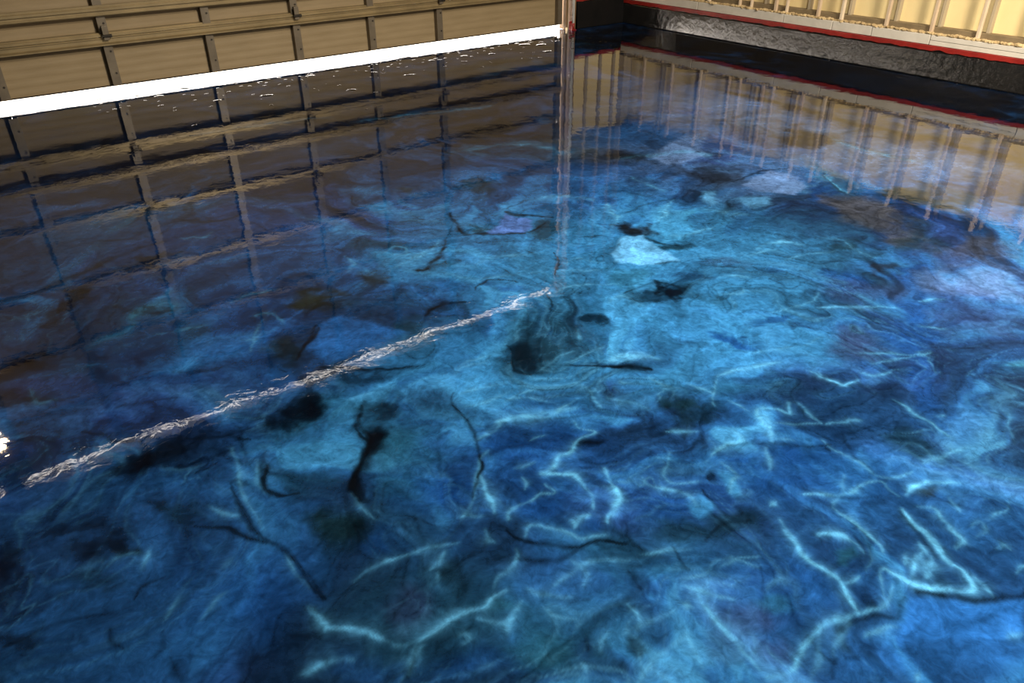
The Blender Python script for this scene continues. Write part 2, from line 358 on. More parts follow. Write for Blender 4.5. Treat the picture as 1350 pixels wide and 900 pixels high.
VEINS = [
    (0.0084,0.8,0,[(1.049,1.607),(1.124,1.615),(1.17,1.638),(1.246,1.615),(1.294,1.57),(1.365,1.577),(1.434,1.579)]),
    (0.0066,0.5,0,[(1.239,1.718),(1.3,1.728),(1.379,1.716)]),
    (0.007,0.85,0,[(1.353,1.499),(1.347,1.454),(1.372,1.41),(1.302,1.415),(1.26,1.384),(1.203,1.382),(1.151,1.362),(1.117,1.367),(1.152,1.333),(1.18,1.297),(1.171,1.242),(1.164,1.201),(1.13,1.162)]),
    (0.0046,0.7,0,[(1.094,1.321),(1.09,1.27),(1.061,1.292),(1.016,1.293),(0.975,1.299),(0.94,1.3),(0.912,1.278)]),
    (0.0066,0.6,0,[(1.064,1.429),(1.089,1.424),(1.13,1.415)]),
    (0.0031,0.5,0,[(1.061,1.388),(1.057,1.363),(1.034,1.34)]),
    (0.0048,0.9,0,[(0.96,1.465),(0.934,1.402),(0.922,1.359),(0.901,1.323)]),
    (0.0033,0.5,0,[(0.822,1.358),(0.842,1.356),(0.853,1.335),(0.873,1.332)]),
    (0.0027,0.5,0,[(0.837,1.286),(0.826,1.248),(0.834,1.23)]),
    (0.0089,0.8,0,[(1.045,1.134),(1.075,1.154),(1.107,1.148)]),
    (0.0061,0.75,0,[(1.275,1.268),(1.244,1.208),(1.22,1.145),(1.175,1.128),(1.135,1.096)]),
    (0.0054,0.6,0,[(0.907,1.192),(0.944,1.211),(0.982,1.182),(1.014,1.135),(1.039,1.092),(1.094,1.062)]),
    (0.0037,0.5,0,[(0.615,1.631),(0.614,1.566),(0.619,1.5)]),
    (0.0046,0.4,0,[(0.671,1.254),(0.711,1.267)]),
    (0.0066,0.4,0,[(1.188,1.951),(1.253,1.984),(1.345,1.956)]),
    (0.0065,0.35,0,[(0.822,2.047),(0.873,2.054),(0.918,2.048)]),
    (0.0024,0.5,0,[(1.052,1.542),(1.0,1.522),(0.948,1.46),(0.859,1.381),(0.825,1.356)]),
    (0.0064,0.4,0,[(1.248,1.73),(1.307,1.695),(1.361,1.598)]),
    (0.0066,0.4,0,[(1.142,1.849),(1.223,1.844),(1.311,1.816)]),
    (0.0067,0.4,0,[(1.115,1.777),(1.185,1.76),(1.304,1.763)]),
    (0.0059,0.4,0,[(1.182,1.506),(1.236,1.497)]),
    (0.007,0.5,0,[(1.484,1.664),(1.495,1.598),(1.47,1.506)]),
    (0.0082,0.4,0,[(1.667,1.709),(1.742,1.695),(1.789,1.638)]),
    (0.0061,0.7,0,[(1.578,1.111),(1.625,1.121),(1.681,1.118),(1.707,1.114)]),
    (0.0068,0.9,0,[(1.768,1.051),(1.803,1.098),(1.819,1.144),(1.837,1.174),(1.866,1.187),(1.899,1.182)]),
    (0.0056,0.55,0,[(1.899,1.182),(1.928,1.153),(1.934,1.108),(1.991,1.145)]),
    (0.0078,0.75,0,[(1.992,0.996),(2.043,0.956),(2.097,0.927)]),
    (0.0047,0.45,0,[(1.849,1.113),(1.908,1.059),(1.982,1.008)]),
    (0.0059,0.55,0,[(1.558,1.281),(1.599,1.253),(1.637,1.224)]),
    (0.004,0.5,0,[(1.483,1.199),(1.43,1.165),(1.386,1.127),(1.383,1.095),(1.408,1.069),(1.444,1.062)]),
    (0.008,0.65,0,[(1.335,1.159),(1.325,1.119),(1.35,1.073),(1.376,1.04),(1.368,0.994)]),
    (0.0042,0.65,0,[(1.787,1.282),(1.831,1.323),(1.913,1.376)]),
    (0.0067,0.6,0,[(1.84,1.325),(1.835,1.377),(1.818,1.419)]),
    (0.0061,0.5,0,[(1.774,1.414),(1.736,1.462),(1.722,1.532)]),
    (0.0085,0.55,0,[(1.925,1.387),(1.993,1.376),(2.091,1.342),(2.177,1.319)]),
    (0.0063,0.6,0,[(2.206,1.202),(2.2,1.157),(2.207,1.112),(2.215,1.077),(2.298,1.082)]),
    (0.0079,0.7,0,[(2.296,0.949),(2.275,0.874),(2.262,0.798),(2.239,0.733)]),
    (0.0064,0.7,0,[(2.051,0.707),(2.104,0.697),(2.206,0.672)]),
    (0.0069,0.7,0,[(1.666,0.833),(1.701,0.799),(1.739,0.767),(1.825,0.766),(1.869,0.753),(1.863,0.71),(1.857,0.675)]),
    (0.0028,0.5,0,[(1.818,0.827),(1.772,0.793),(1.746,0.772)]),
    (0.0029,0.5,0,[(1.674,0.749),(1.726,0.767)]),
    (0.006,0.7,0,[(1.67,0.746),(1.673,0.701),(1.657,0.653),(1.644,0.594),(1.625,0.575)]),
    (0.0053,0.8,0,[(1.81,0.633),(1.783,0.581),(1.77,0.532),(1.739,0.488),(1.727,0.465)]),
    (0.0079,0.75,0,[(1.883,0.668),(1.936,0.675),(1.987,0.65),(2.052,0.594)]),
    (0.0052,0.65,0,[(1.518,0.818),(1.474,0.745),(1.449,0.719),(1.443,0.654)]),
    (0.008,0.7,0,[(1.491,0.979),(1.536,0.999),(1.578,0.996)]),
    (0.0045,0.5,0,[(1.91,0.968),(1.896,0.931),(1.901,0.881),(1.911,0.828),(1.889,0.773),(1.926,0.731),(1.988,0.712)]),
    (0.0025,0.4,0,[(1.731,1.041),(1.699,0.989),(1.664,0.958)]),
    (0.0039,0.5,0,[(1.12,0.963),(1.196,0.928),(1.244,0.891)]),
    (0.0054,0.5,0,[(1.241,1.21),(1.227,1.153),(1.167,1.109)]),
    (0.0055,0.45,0,[(2.015,1.127),(1.999,1.067),(1.984,1.009)]),
    (0.0039,0.4,0,[(1.731,1.169),(1.707,1.114)]),
    (0.0051,0.4,0,[(1.845,1.275),(1.839,1.207)]),
    (0.0068,0.4,0,[(2.437,1.12),(2.549,1.078),(2.685,1.018)]),
    (0.0061,0.4,0,[(2.348,1.104),(2.39,1.052),(2.477,1.026)]),
    (0.0063,0.45,0,[(2.301,0.802),(2.327,0.779)]),
    (0.0058,0.4,0,[(1.52,1.523),(1.571,1.466),(1.605,1.394)]),
    (0.0069,0.55,0,[(1.543,0.862),(1.577,0.861)]),
    (0.0043,0.45,0,[(1.538,0.72),(1.576,0.691),(1.594,0.643),(1.583,0.607)]),
    (0.0035,0.4,0,[(1.246,0.808),(1.314,0.799),(1.363,0.773)]),
    (0.0079,0.4,0,[(1.699,1.663),(1.794,1.656),(1.84,1.598)]),
    (0.0033,0.6,0,[(0.35,1.316),(0.36,1.28),(0.367,1.239),(0.361,1.225)]),
    (0.0047,0.65,0,[(0.364,1.232),(0.421,1.189),(0.448,1.151),(0.474,1.101)]),
    (0.0035,0.5,0,[(0.474,1.101),(0.503,1.083),(0.534,1.077)]),
    (0.0054,0.75,0,[(0.534,1.077),(0.591,1.079),(0.647,1.077),(0.685,1.067),(0.729,1.077),(0.761,1.078)]),
    (0.0032,0.55,0,[(0.656,1.047),(0.681,1.019),(0.708,0.995),(0.733,0.989)]),
    (0.0021,0.4,0,[(0.708,0.995),(0.691,0.963)]),
    (0.004,0.6,0,[(0.461,1.015),(0.487,1.044),(0.525,1.062)]),
    (0.0047,0.5,0,[(0.48,1.331),(0.53,1.345),(0.579,1.34),(0.629,1.324)]),
    (0.0038,0.55,0,[(0.652,1.247),(0.686,1.253),(0.721,1.277)]),
    (0.0029,0.45,0,[(0.643,1.202),(0.663,1.228)]),
    (0.0063,0.6,0,[(0.743,1.106),(0.772,1.125),(0.807,1.13),(0.848,1.152),(0.859,1.178)]),
    (0.004,0.35,0,[(0.629,1.324),(0.693,1.314),(0.759,1.281)]),
    (0.0032,0.55,0,[(0.84,0.795),(0.858,0.815),(0.882,0.823)]),
    (0.0083,0.4,0,[(0.278,1.153),(0.325,1.15),(0.377,1.127)]),
    (0.0023,0.35,0,[(0.595,1.031),(0.611,1.023),(0.609,1.003),(0.591,1.004)]),
    (0.0054,0.35,0,[(0.813,1.053),(0.839,1.004),(0.883,0.961)]),
    (0.0043,0.4,0,[(0.958,1.048),(0.961,0.992),(0.924,0.969)]),
    (0.0041,0.4,0,[(0.786,0.802),(0.773,0.772)]),
    (0.0033,0.35,0,[(0.81,0.978),(0.82,0.933),(0.858,0.894)]),
    (0.0026,0.3,0,[(0.779,1.029),(0.747,1.007),(0.708,0.995)]),
    (0.0051,0.5,0,[(0.976,0.852),(0.969,0.811),(0.929,0.779)]),
    (0.0028,0.3,0,[(0.576,0.92),(0.597,0.921),(0.619,0.912)]),
    (0.005,0.8,0,[(1.81,0.633),(1.788,0.577),(1.776,0.528),(1.736,0.48),(1.73,0.431),(1.709,0.395),(1.685,0.389),(1.654,0.417),(1.608,0.457),(1.597,0.49),(1.59,0.527),(1.581,0.549),(1.562,0.548),(1.519,0.519),(1.493,0.5)]),
    (0.0056,0.8,0,[(1.492,0.79),(1.459,0.734),(1.443,0.707),(1.444,0.647),(1.442,0.588),(1.399,0.532),(1.39,0.52)]),
    (0.0046,0.5,0,[(1.543,0.716),(1.586,0.683),(1.591,0.634),(1.579,0.604)]),
    (0.0043,0.75,0,[(1.387,0.518),(1.431,0.499),(1.462,0.485),(1.517,0.491),(1.552,0.504)]),
    (0.0051,0.75,0,[(1.387,0.518),(1.358,0.526),(1.29,0.541),(1.235,0.53),(1.187,0.516),(1.141,0.51),(1.083,0.534)]),
    (0.0049,0.5,0,[(1.134,0.81),(1.159,0.766),(1.194,0.716)]),
    (0.0042,0.6,0,[(1.136,0.77),(1.113,0.702),(1.099,0.624),(1.088,0.558)]),
    (0.0031,0.7,0,[(1.62,0.483),(1.662,0.504),(1.704,0.52)]),
    (0.0036,0.6,0,[(1.648,0.462),(1.71,0.499)]),
    (0.0026,0.5,0,[(1.642,0.519),(1.677,0.536)]),
    (0.0027,0.45,0,[(1.732,0.539),(1.711,0.51)]),
    (0.0032,0.5,0,[(1.339,0.474),(1.378,0.466),(1.427,0.438)]),
    (0.0021,0.5,0,[(1.33,0.336),(1.359,0.338)]),
    (0.0073,0.7,0,[(1.871,0.416),(1.901,0.41),(1.897,0.396)]),
    (0.0058,0.5,0,[(1.966,0.579),(1.938,0.536)]),
    (0.0081,0.65,0,[(1.786,0.486),(1.82,0.483),(1.843,0.488),(1.866,0.541),(1.887,0.581),(1.858,0.616)]),
    (0.0042,0.55,0,[(1.452,0.58),(1.482,0.572),(1.504,0.571)]),
    (0.0049,0.45,0,[(1.277,0.683),(1.306,0.69),(1.347,0.69)]),
    (0.0028,0.4,0,[(1.028,0.721),(1.006,0.678),(0.984,0.636)]),
    (0.0103,0.6,0,[(1.089,0.776),(1.098,0.76)]),
    (0.0029,0.4,0,[(1.143,0.834),(1.196,0.815),(1.254,0.823),(1.307,0.81)]),
    (0.0041,0.45,0,[(1.304,0.807),(1.325,0.759),(1.328,0.746)]),
    (0.0023,0.5,0,[(1.247,0.479),(1.298,0.5),(1.35,0.514)]),
    (0.0027,0.45,0,[(1.151,0.471),(1.218,0.492),(1.279,0.541)]),
    (0.0043,0.4,0,[(1.739,0.403),(1.726,0.372),(1.717,0.349)]),
    (0.003,0.4,0,[(1.964,0.48),(2.021,0.473),(2.069,0.475)]),
    (0.0032,0.4,0,[(1.902,0.491),(1.943,0.483),(1.915,0.457),(1.875,0.464)]),
    (0.0026,0.4,0,[(1.61,0.264),(1.655,0.248)]),
    (0.0064,0.5,0,[(1.832,0.354),(1.873,0.344)]),
    (0.0019,0.3,0,[(1.534,0.569),(1.59,0.59),(1.629,0.628)]),
    (0.0074,0.4,0,[(1.575,1.069),(1.578,1.024),(1.569,0.988)]),
    (0.0069,0.5,0,[(2.785,2.863),(2.725,2.77),(2.611,2.639)]),
    (0.0046,0.4,0,[(2.446,2.853),(2.299,2.638)]),
    (0.006,0.4,0,[(1.506,3.028),(1.589,3.054),(1.62,3.012),(1.565,2.964),(1.509,3.008)]),
    (0.0098,0.4,0,[(1.413,2.859),(1.53,2.903),(1.751,2.948)]),
    (0.0069,0.4,0,[(1.215,1.992),(1.279,2.006),(1.39,1.987)]),
    (0.0093,0.3,0,[(1.783,2.674),(1.933,2.662),(2.1,2.569)]),
    (0.0097,0.35,0,[(1.607,2.677),(1.704,2.539),(1.876,2.47)]),
    (0.007,0.35,0,[(2.068,2.42),(2.176,2.439),(2.231,2.327)]),
    (0.0077,0.3,0,[(2.017,2.393),(2.088,2.338),(2.169,2.276)]),
    (0.0067,0.3,0,[(1.868,2.23),(1.991,2.225),(2.154,2.13)]),
    (0.0042,0.3,0,[(1.577,2.078),(1.515,2.028),(1.452,2.007)]),
    (0.0094,0.35,0,[(1.783,2.999),(1.682,2.928),(1.558,2.882)]),
    (0.003,0.3,0,[(1.75,1.946),(1.695,1.867)]),
    (0.0043,0.3,0,[(1.323,3.133),(1.323,3.029),(1.257,2.947)]),
    (0.019,0.4,0,[(2.468,3.158),(2.602,3.103),(2.74,2.946)]),
    (0.0132,0.3,0,[(1.747,3.332),(1.859,3.266),(1.923,3.173)]),
    (0.0103,0.35,0,[(1.985,2.027),(2.09,2.031),(2.085,1.922)]),
    (0.0109,0.4,0,[(1.67,1.685),(1.749,1.69),(1.796,1.632)]),
    (0.0054,0.35,0,[(1.536,1.767),(1.658,1.782),(1.766,1.789)]),
    (0.0041,0.35,0,[(1.453,1.81),(1.546,1.823),(1.651,1.832)]),
    (0.01,0.6,0,[(2.778,2.509),(2.941,2.602),(3.067,2.667)]),
    (0.018,0.45,0,[(3.178,3.102),(3.14,2.939),(3.127,2.819)]),
    (0.0077,0.5,0,[(2.658,1.482),(2.748,1.413),(2.884,1.294)]),
    (0.0064,0.5,0,[(2.822,1.147),(2.879,1.067)]),
    (0.0066,0.5,0,[(3.021,1.258),(3.111,1.188)]),
    (0.0047,0.35,0,[(2.145,1.431),(2.279,1.373),(2.448,1.337)]),
    (0.008,0.45,0,[(2.471,1.181),(2.677,1.023)]),
    (0.0116,0.5,0,[(2.93,1.998),(3.079,1.995),(3.13,1.918)]),
    (0.0069,0.5,0,[(4.151,2.543),(3.974,2.288),(3.904,2.162)]),
    (0.0084,0.5,0,[(2.729,2.813),(2.677,2.718),(2.556,2.599)]),
    (0.0077,0.4,0,[(2.409,1.785),(2.494,1.749),(2.53,1.765)]),
    (0.0094,0.4,0,[(2.711,2.358),(2.789,2.297),(2.95,2.293)]),
    (0.0089,0.35,0,[(2.824,1.973),(2.944,1.951),(2.989,1.899)]),
    (0.0058,0.35,0,[(2.46,1.58),(2.593,1.532),(2.755,1.548)]),
    (0.0057,0.4,0,[(2.221,1.202),(2.214,1.166)]),
    (0.011,0.4,0,[(1.682,1.698),(1.762,1.702),(1.821,1.657)]),
    (0.0069,0.3,0,[(2.908,1.839),(3.069,1.819),(3.187,1.764)]),
    (0.0181,0.3,0,[(3.114,2.468),(3.169,2.379),(3.224,2.292)]),
    (0.0104,0.3,0,[(3.278,1.88),(3.318,1.81),(3.255,1.676),(3.259,1.602)]),
    (0.0073,0.3,0,[(2.512,1.915),(2.619,1.864),(2.669,1.794)]),
    (0.0044,0.3,0,[(1.959,1.381),(2.062,1.364),(2.191,1.308)]),
    (0.0089,0.45,0,[(0.786,2.813),(0.835,2.802),(0.847,2.727)]),
    (0.0071,0.35,0,[(0.681,2.668),(0.727,2.657),(0.757,2.682)]),
    (0.0081,0.3,0,[(0.734,2.989),(0.851,3.013),(0.955,2.992)]),
    (0.005,0.35,0,[(0.685,2.572),(0.741,2.695),(0.811,2.768)]),
    (0.0043,0.4,0,[(0.419,2.039),(0.408,1.942),(0.392,1.855)]),
    (0.0107,0.3,0,[(0.411,2.923),(0.518,2.891),(0.619,2.864)]),
    (0.0052,0.3,0,[(-0.032,2.784),(-0.024,2.683),(0.035,2.666)]),
    (0.0037,0.4,0,[(0.377,1.52),(0.371,1.439),(0.381,1.37)]),
    (0.0048,0.4,0,[(0.41,1.97),(0.392,1.855),(0.374,1.748),(0.371,1.627)]),
    (0.0029,0.35,0,[(0.358,1.319),(0.365,1.249),(0.361,1.225)]),
    (0.0033,0.35,0,[(0.068,1.7),(0.097,1.766)]),
    (0.0061,0.35,0,[(0.271,1.826),(0.307,1.762),(0.337,1.726)]),
    (0.007,0.3,0,[(0.264,1.164),(0.328,1.156)]),
    (0.004,0.3,0,[(0.137,1.449),(0.184,1.48),(0.212,1.488)]),
    (0.0035,0.35,0,[(0.46,1.932),(0.44,1.86),(0.429,1.773)]),
    (0.0034,0.25,0,[(0.23,1.578),(0.263,1.596)]),
    (0.0052,0.25,0,[(0.055,1.493),(0.097,1.536),(0.156,1.591)]),
    (0.0048,0.25,0,[(-0.006,1.756),(0.024,1.777),(0.066,1.767)]),
    (0.0091,-0.9,-1,[(0.771,1.918),(0.75,1.851),(0.761,1.811),(0.738,1.766),(0.692,1.726),(0.634,1.671),(0.621,1.627),(0.623,1.592)]),
    (0.0076,-0.85,1,[(0.842,2.291),(0.918,2.24),(0.999,2.161),(1.08,2.12),(1.149,2.084)]),
    (0.0034,-0.75,0,[(1.125,1.871),(1.083,1.829),(1.079,1.769),(1.06,1.68),(1.046,1.61),(1.013,1.541),(0.976,1.481),(0.888,1.411)]),
    (0.0055,-0.7,0,[(0.948,1.46),(0.999,1.507)]),
    (0.0071,-0.85,-1,[(1.457,2.015),(1.444,1.957),(1.389,1.869)]),
    (0.0062,-0.6,0,[(1.386,1.871),(1.419,1.811)]),
    (0.0075,-0.7,0,[(1.545,1.764),(1.62,1.698),(1.686,1.636),(1.74,1.569)]),
    (0.0113,-0.6,0,[(1.298,1.405),(1.352,1.353)]),
    (0.0095,-0.4,0,[(0.957,1.569),(1.026,1.532),(1.096,1.524),(1.144,1.496)]),
    (0.0044,-0.85,0,[(0.88,1.241),(0.886,1.203),(0.903,1.169),(0.957,1.109),(1.001,1.078),(1.057,1.061),(1.12,1.01)]),
    (0.0025,-0.65,0,[(0.845,1.149),(0.874,1.111),(0.925,1.07),(0.991,1.066)]),
    (0.0042,-0.5,0,[(0.691,1.445),(0.716,1.432),(0.748,1.378)]),
    (0.0059,-0.4,0,[(0.859,1.834),(0.924,1.784),(0.97,1.782)]),
    (0.0094,-0.5,1,[(1.152,1.627),(1.212,1.598),(1.347,1.53)]),
    (0.0028,-0.35,0,[(0.865,1.537),(0.947,1.669),(0.994,1.698)]),
    (0.0092,-0.85,0,[(1.655,1.669),(1.711,1.623),(1.764,1.562)]),
    (0.0098,-0.6,1,[(1.654,1.115),(1.713,1.086),(1.758,1.044),(1.84,0.973),(1.913,0.934)]),
    (0.0032,-0.7,0,[(1.427,1.028),(1.413,0.96),(1.415,0.908),(1.453,0.904)]),
    (0.0049,-0.6,0,[(1.294,0.893),(1.37,0.906),(1.446,0.872)]),
    (0.0034,-0.6,0,[(1.211,0.933),(1.193,0.88),(1.186,0.848)]),
    (0.0057,-0.6,0,[(1.878,0.937),(1.881,0.912)]),
    (0.0046,-0.85,0,[(1.079,1.045),(1.121,1.012)]),
    (0.004,-0.45,0,[(1.663,1.368),(1.632,1.295)]),
    (0.0034,-0.4,0,[(1.989,0.939),(1.931,0.858),(1.904,0.79)]),
    (0.0029,-0.5,0,[(0.506,1.064),(0.466,1.019)]),
    (0.0039,-0.35,0,[(0.742,1.255),(0.687,1.148),(0.655,1.133)]),
    (0.0037,-0.6,0,[(0.389,1.435),(0.388,1.385),(0.398,1.318)]),
    (0.0047,-0.5,0,[(0.844,0.851),(0.821,0.817)]),
    (0.0042,-0.55,0,[(0.863,0.811),(0.849,0.779)]),
    (0.0022,-0.6,0,[(1.054,0.943),(1.041,0.871)]),
    (0.0054,-0.4,0,[(0.833,1.018),(0.868,0.962),(0.91,0.926)]),
    (0.0023,-0.4,0,[(0.473,1.031),(0.45,1.008)]),
    (0.0057,-0.6,0,[(1.306,0.512),(1.35,0.514),(1.417,0.49),(1.459,0.45),(1.515,0.463),(1.536,0.462)]),
    (0.0035,-0.7,0,[(1.589,0.447),(1.629,0.411),(1.667,0.368),(1.724,0.334),(1.803,0.281)]),
    (0.0044,-0.5,0,[(1.253,0.483),(1.2,0.441)]),
    (0.0029,-0.5,0,[(1.18,0.869),(1.183,0.845)]),
    (0.0026,-0.4,0,[(1.658,0.676),(1.639,0.62),(1.562,0.579)]),
    (0.0053,-0.4,0,[(1.7,0.807),(1.728,0.76),(1.812,0.702)]),
    (0.0026,-0.5,0,[(1.795,0.632),(1.77,0.567),(1.72,0.492)]),
    (0.0118,-0.9,0,[(2.013,3.278),(1.955,3.128),(1.915,2.975),(2.032,2.924),(2.155,2.837),(2.24,2.823),(2.331,2.835)]),
    (0.0151,-0.9,0,[(2.24,3.102),(2.261,3.041),(2.323,2.971),(2.399,2.898)]),
    (0.0074,-0.6,0,[(2.271,3.123),(2.391,3.17),(2.495,3.147)]),
    (0.0138,-0.9,0,[(1.531,2.768),(1.565,2.759),(1.665,2.834),(1.772,2.913)]),
    (0.0135,-0.95,1,[(1.335,2.391),(1.395,2.439),(1.462,2.429),(1.543,2.4)]),
    (0.0063,-0.7,0,[(1.626,2.446),(1.703,2.508),(1.75,2.488),(1.814,2.407)]),
    (0.0047,-0.8,0,[(2.123,2.55),(2.05,2.434),(1.983,2.355)]),
    (0.0058,-0.8,0,[(0.837,2.456),(0.875,2.496),(0.955,2.58)]),
    (0.0056,-0.7,0,[(1.834,2.256),(1.808,2.19),(1.748,2.1)]),
    (0.0123,-0.6,0,[(2.347,2.6),(2.425,2.54)]),
    (0.0157,-0.4,0,[(2.651,4.135),(2.348,3.957),(2.062,3.947)]),
    (0.0069,-0.5,0,[(1.724,3.862),(1.679,3.725),(1.712,3.627)]),
    (0.0065,-0.5,0,[(2.476,3.68),(2.399,3.518),(2.295,3.417)]),
    (0.0068,-0.45,0,[(2.509,3.597),(2.455,3.421)]),
    (0.0083,-0.45,0,[(0.859,2.285),(0.962,2.189),(1.136,2.073)]),
    (0.0092,-0.45,0,[(2.239,3.752),(2.228,3.546),(2.284,3.502)]),
    (0.0073,-0.4,0,[(1.678,2.968),(1.77,2.933)]),
    (0.003,-0.35,0,[(1.72,2.231),(1.609,2.054),(1.472,1.924)]),
    (0.014,-0.4,0,[(2.624,3.086),(2.741,3.094),(2.84,3.121)]),
    (0.0051,-0.5,0,[(1.935,3.121),(1.754,2.908),(1.673,2.759)]),
    (0.0056,-0.3,0,[(1.237,2.716),(1.355,2.685),(1.417,2.578)]),
    (0.009,-0.35,0,[(1.921,2.873),(2.036,2.803),(2.192,2.644)]),
    (0.0089,-0.35,0,[(2.229,2.978),(2.377,3.041),(2.483,2.958)]),
    (0.0073,-0.3,0,[(3.033,3.077),(2.985,2.904),(3.01,2.834)]),
    (0.0129,-0.75,0,[(2.631,2.452),(2.593,2.345),(2.622,2.274),(2.718,2.218)]),
    (0.01,-0.7,0,[(3.518,2.67),(3.696,2.669),(3.861,2.653),(4.048,2.612)]),
    (0.0075,-0.6,0,[(2.118,2.053),(2.232,2.054),(2.307,2.006),(2.331,1.933)]),
    (0.0099,-0.6,0,[(2.091,1.987),(2.133,1.941),(2.258,1.873)]),
    (0.0077,-0.5,0,[(4.123,2.506),(3.963,2.296),(3.893,2.171)]),
    (0.0078,-0.5,0,[(2.432,2.173),(2.548,2.11)]),
    (0.0071,-0.45,0,[(2.746,1.896),(2.749,1.829),(2.804,1.802)]),
    (0.0075,-0.35,0,[(3.246,1.943),(3.29,1.832),(3.287,1.722)]),
    (0.0108,-0.4,0,[(3.179,1.34),(3.177,1.223)]),
    (0.0168,-0.5,0,[(3.92,1.932),(4.085,1.827),(4.149,1.731)]),
    (0.0048,-0.3,0,[(2.188,1.513),(2.28,1.49)]),
    (0.0064,-0.4,0,[(2.796,1.118),(2.823,1.038)]),
    (0.0108,-0.4,0,[(2.742,2.711),(2.962,2.725),(3.119,2.651)]),
    (0.0148,-0.4,0,[(2.902,3.02),(2.963,2.921),(3.003,2.765)]),
    (0.0091,-0.8,0,[(1.664,1.652),(1.725,1.612),(1.762,1.56)]),
    (0.006,-0.85,0,[(0.212,1.772),(0.266,1.725),(0.313,1.66),(0.355,1.587)]),
    (0.0033,-0.6,0,[(0.372,1.884),(0.35,1.704),(0.361,1.6),(0.384,1.537),(0.389,1.435),(0.388,1.355),(0.403,1.314)]),
    (0.008,-0.7,0,[(0.466,1.869),(0.437,1.793),(0.454,1.74),(0.498,1.72)]),
    (0.0034,-0.55,0,[(-0.05,1.545),(-0.056,1.505),(-0.035,1.476)]),
    (0.004,-0.65,0,[(0.045,1.387),(0.042,1.347),(0.046,1.305)]),
    (0.0039,-0.6,0,[(0.019,1.604),(0.045,1.635),(0.099,1.629)]),
    (0.0031,-0.45,0,[(0.166,1.621),(0.208,1.572)]),
    (0.0067,-0.5,0,[(0.013,1.58),(-0.058,1.596),(-0.161,1.638),(-0.266,1.646)]),
    (0.0057,-0.35,0,[(0.181,1.453),(0.146,1.442)]),
    (0.0031,-0.5,0,[(0.28,1.273),(0.307,1.248),(0.348,1.213)]),
    (0.0049,-0.4,0,[(0.182,1.807),(0.269,1.753),(0.338,1.689)]),
    (0.0029,-0.4,0,[(0.053,1.467),(0.048,1.427),(0.021,1.413)]),
    (0.0115,-0.8,0,[(-0.014,3.05),(0.037,3.023),(0.074,2.961)]),
    (0.0151,-0.8,0,[(0.451,3.11),(0.491,3.072),(0.529,3.064)]),
    (0.0083,-0.85,0,[(0.785,2.384),(0.837,2.456),(0.898,2.502),(0.954,2.556)]),
    (0.0053,-0.7,0,[(0.052,2.424),(0.109,2.372),(0.133,2.312),(0.202,2.252)]),
    (0.0056,-0.7,0,[(0.321,2.177),(0.39,2.117),(0.424,2.099),(0.468,2.041)]),
    (0.0104,-0.5,0,[(0.41,2.587),(0.5,2.528),(0.6,2.525)]),
    (0.0147,-0.5,0,[(0.349,3.257),(0.393,3.155),(0.459,3.104)]),
    (0.0113,-0.4,0,[(-0.028,3.574),(0.168,3.599),(0.321,3.702)]),
    (0.0037,-0.5,0,[(0.496,1.965),(0.459,1.889),(0.449,1.825)]),
    (0.0037,-0.5,0,[(0.462,2.136),(0.444,2.02),(0.433,1.923)]),
    (0.0057,-0.4,0,[(-0.011,2.321),(0.04,2.328),(0.1,2.33)]),
    (0.0079,-0.4,0,[(0.175,2.494),(0.257,2.468),(0.358,2.41)]),
    (0.0091,-0.5,0,[(-0.054,2.743),(0.013,2.673),(0.087,2.645)]),
    (0.0164,-0.6,0,[(-0.024,3.6),(0.173,3.626),(0.429,3.754),(0.722,3.821)]),
    (0.0166,-0.6,0,[(0.881,4.025),(1.017,3.92),(1.183,3.969)]),
    (0.0144,-0.5,0,[(0.444,4.036),(0.631,3.93),(0.819,3.988)]),
    (0.0156,-0.4,0,[(1.283,3.938),(1.466,3.891),(1.659,3.838)]),
    (0.0604,-0.7,0,[(0.648,5.576),(1.184,5.464),(1.758,5.469),(2.516,5.328),(3.299,5.189),(4.346,5.1)]),
    (0.0297,-0.5,0,[(0.147,4.986),(0.613,4.968),(1.112,4.889),(1.487,4.743)]),
    (0.0369,-0.5,0,[(1.626,5.116),(2.075,5.029),(2.777,4.785),(3.692,4.729)]),
    (0.0483,-0.5,0,[(5.099,4.821),(5.196,4.559),(5.211,4.2)]),
    (0.0453,-0.6,0,[(5.211,4.2),(5.268,3.474),(5.196,2.919),(5.26,2.253),(5.249,1.828)]),
    (0.0278,-0.4,0,[(4.408,3.618),(4.778,3.376),(4.792,3.069)]),
    (0.0302,0.4,0,[(1.318,5.581),(1.836,5.53),(2.31,5.411)]),
    (0.0309,0.35,0,[(2.44,5.178),(2.937,5.048),(3.418,4.947)]),
    (0.0119,0.4,0,[(0.794,3.819),(0.854,3.75),(0.921,3.793)]),
    (0.0301,0.3,0,[(2.61,4.133),(3.015,4.022),(3.146,3.712)]),
    (0.0271,0.3,0,[(3.344,3.361),(3.754,3.234),(3.803,2.907)]),
    (0.0218,0.3,0,[(4.757,2.866),(4.694,2.495),(4.74,2.172)]),
    (0.0797,-0.8,0,[(5.203,4.075),(5.23,3.447),(5.161,2.898),(5.228,2.237),(5.219,1.815)]),
    (0.011,-0.9,-1,[(0.839,1.997),(0.781,1.91),(0.773,1.817),(0.703,1.732),(0.633,1.658),(0.621,1.587)]),
    (0.0078,-0.7,0,[(0.483,1.9),(0.442,1.803),(0.459,1.742),(0.501,1.717)]),
    (0.005,-0.6,0,[(0.364,1.862),(0.343,1.685),(0.366,1.579),(0.393,1.443),(0.403,1.329)]),
    (0.0117,0.5,0,[(1.09,1.624),(1.157,1.634),(1.26,1.606),(1.406,1.548)]),
    (0.0098,0.45,0,[(1.862,1.163),(1.783,1.072),(1.824,1.017)]),
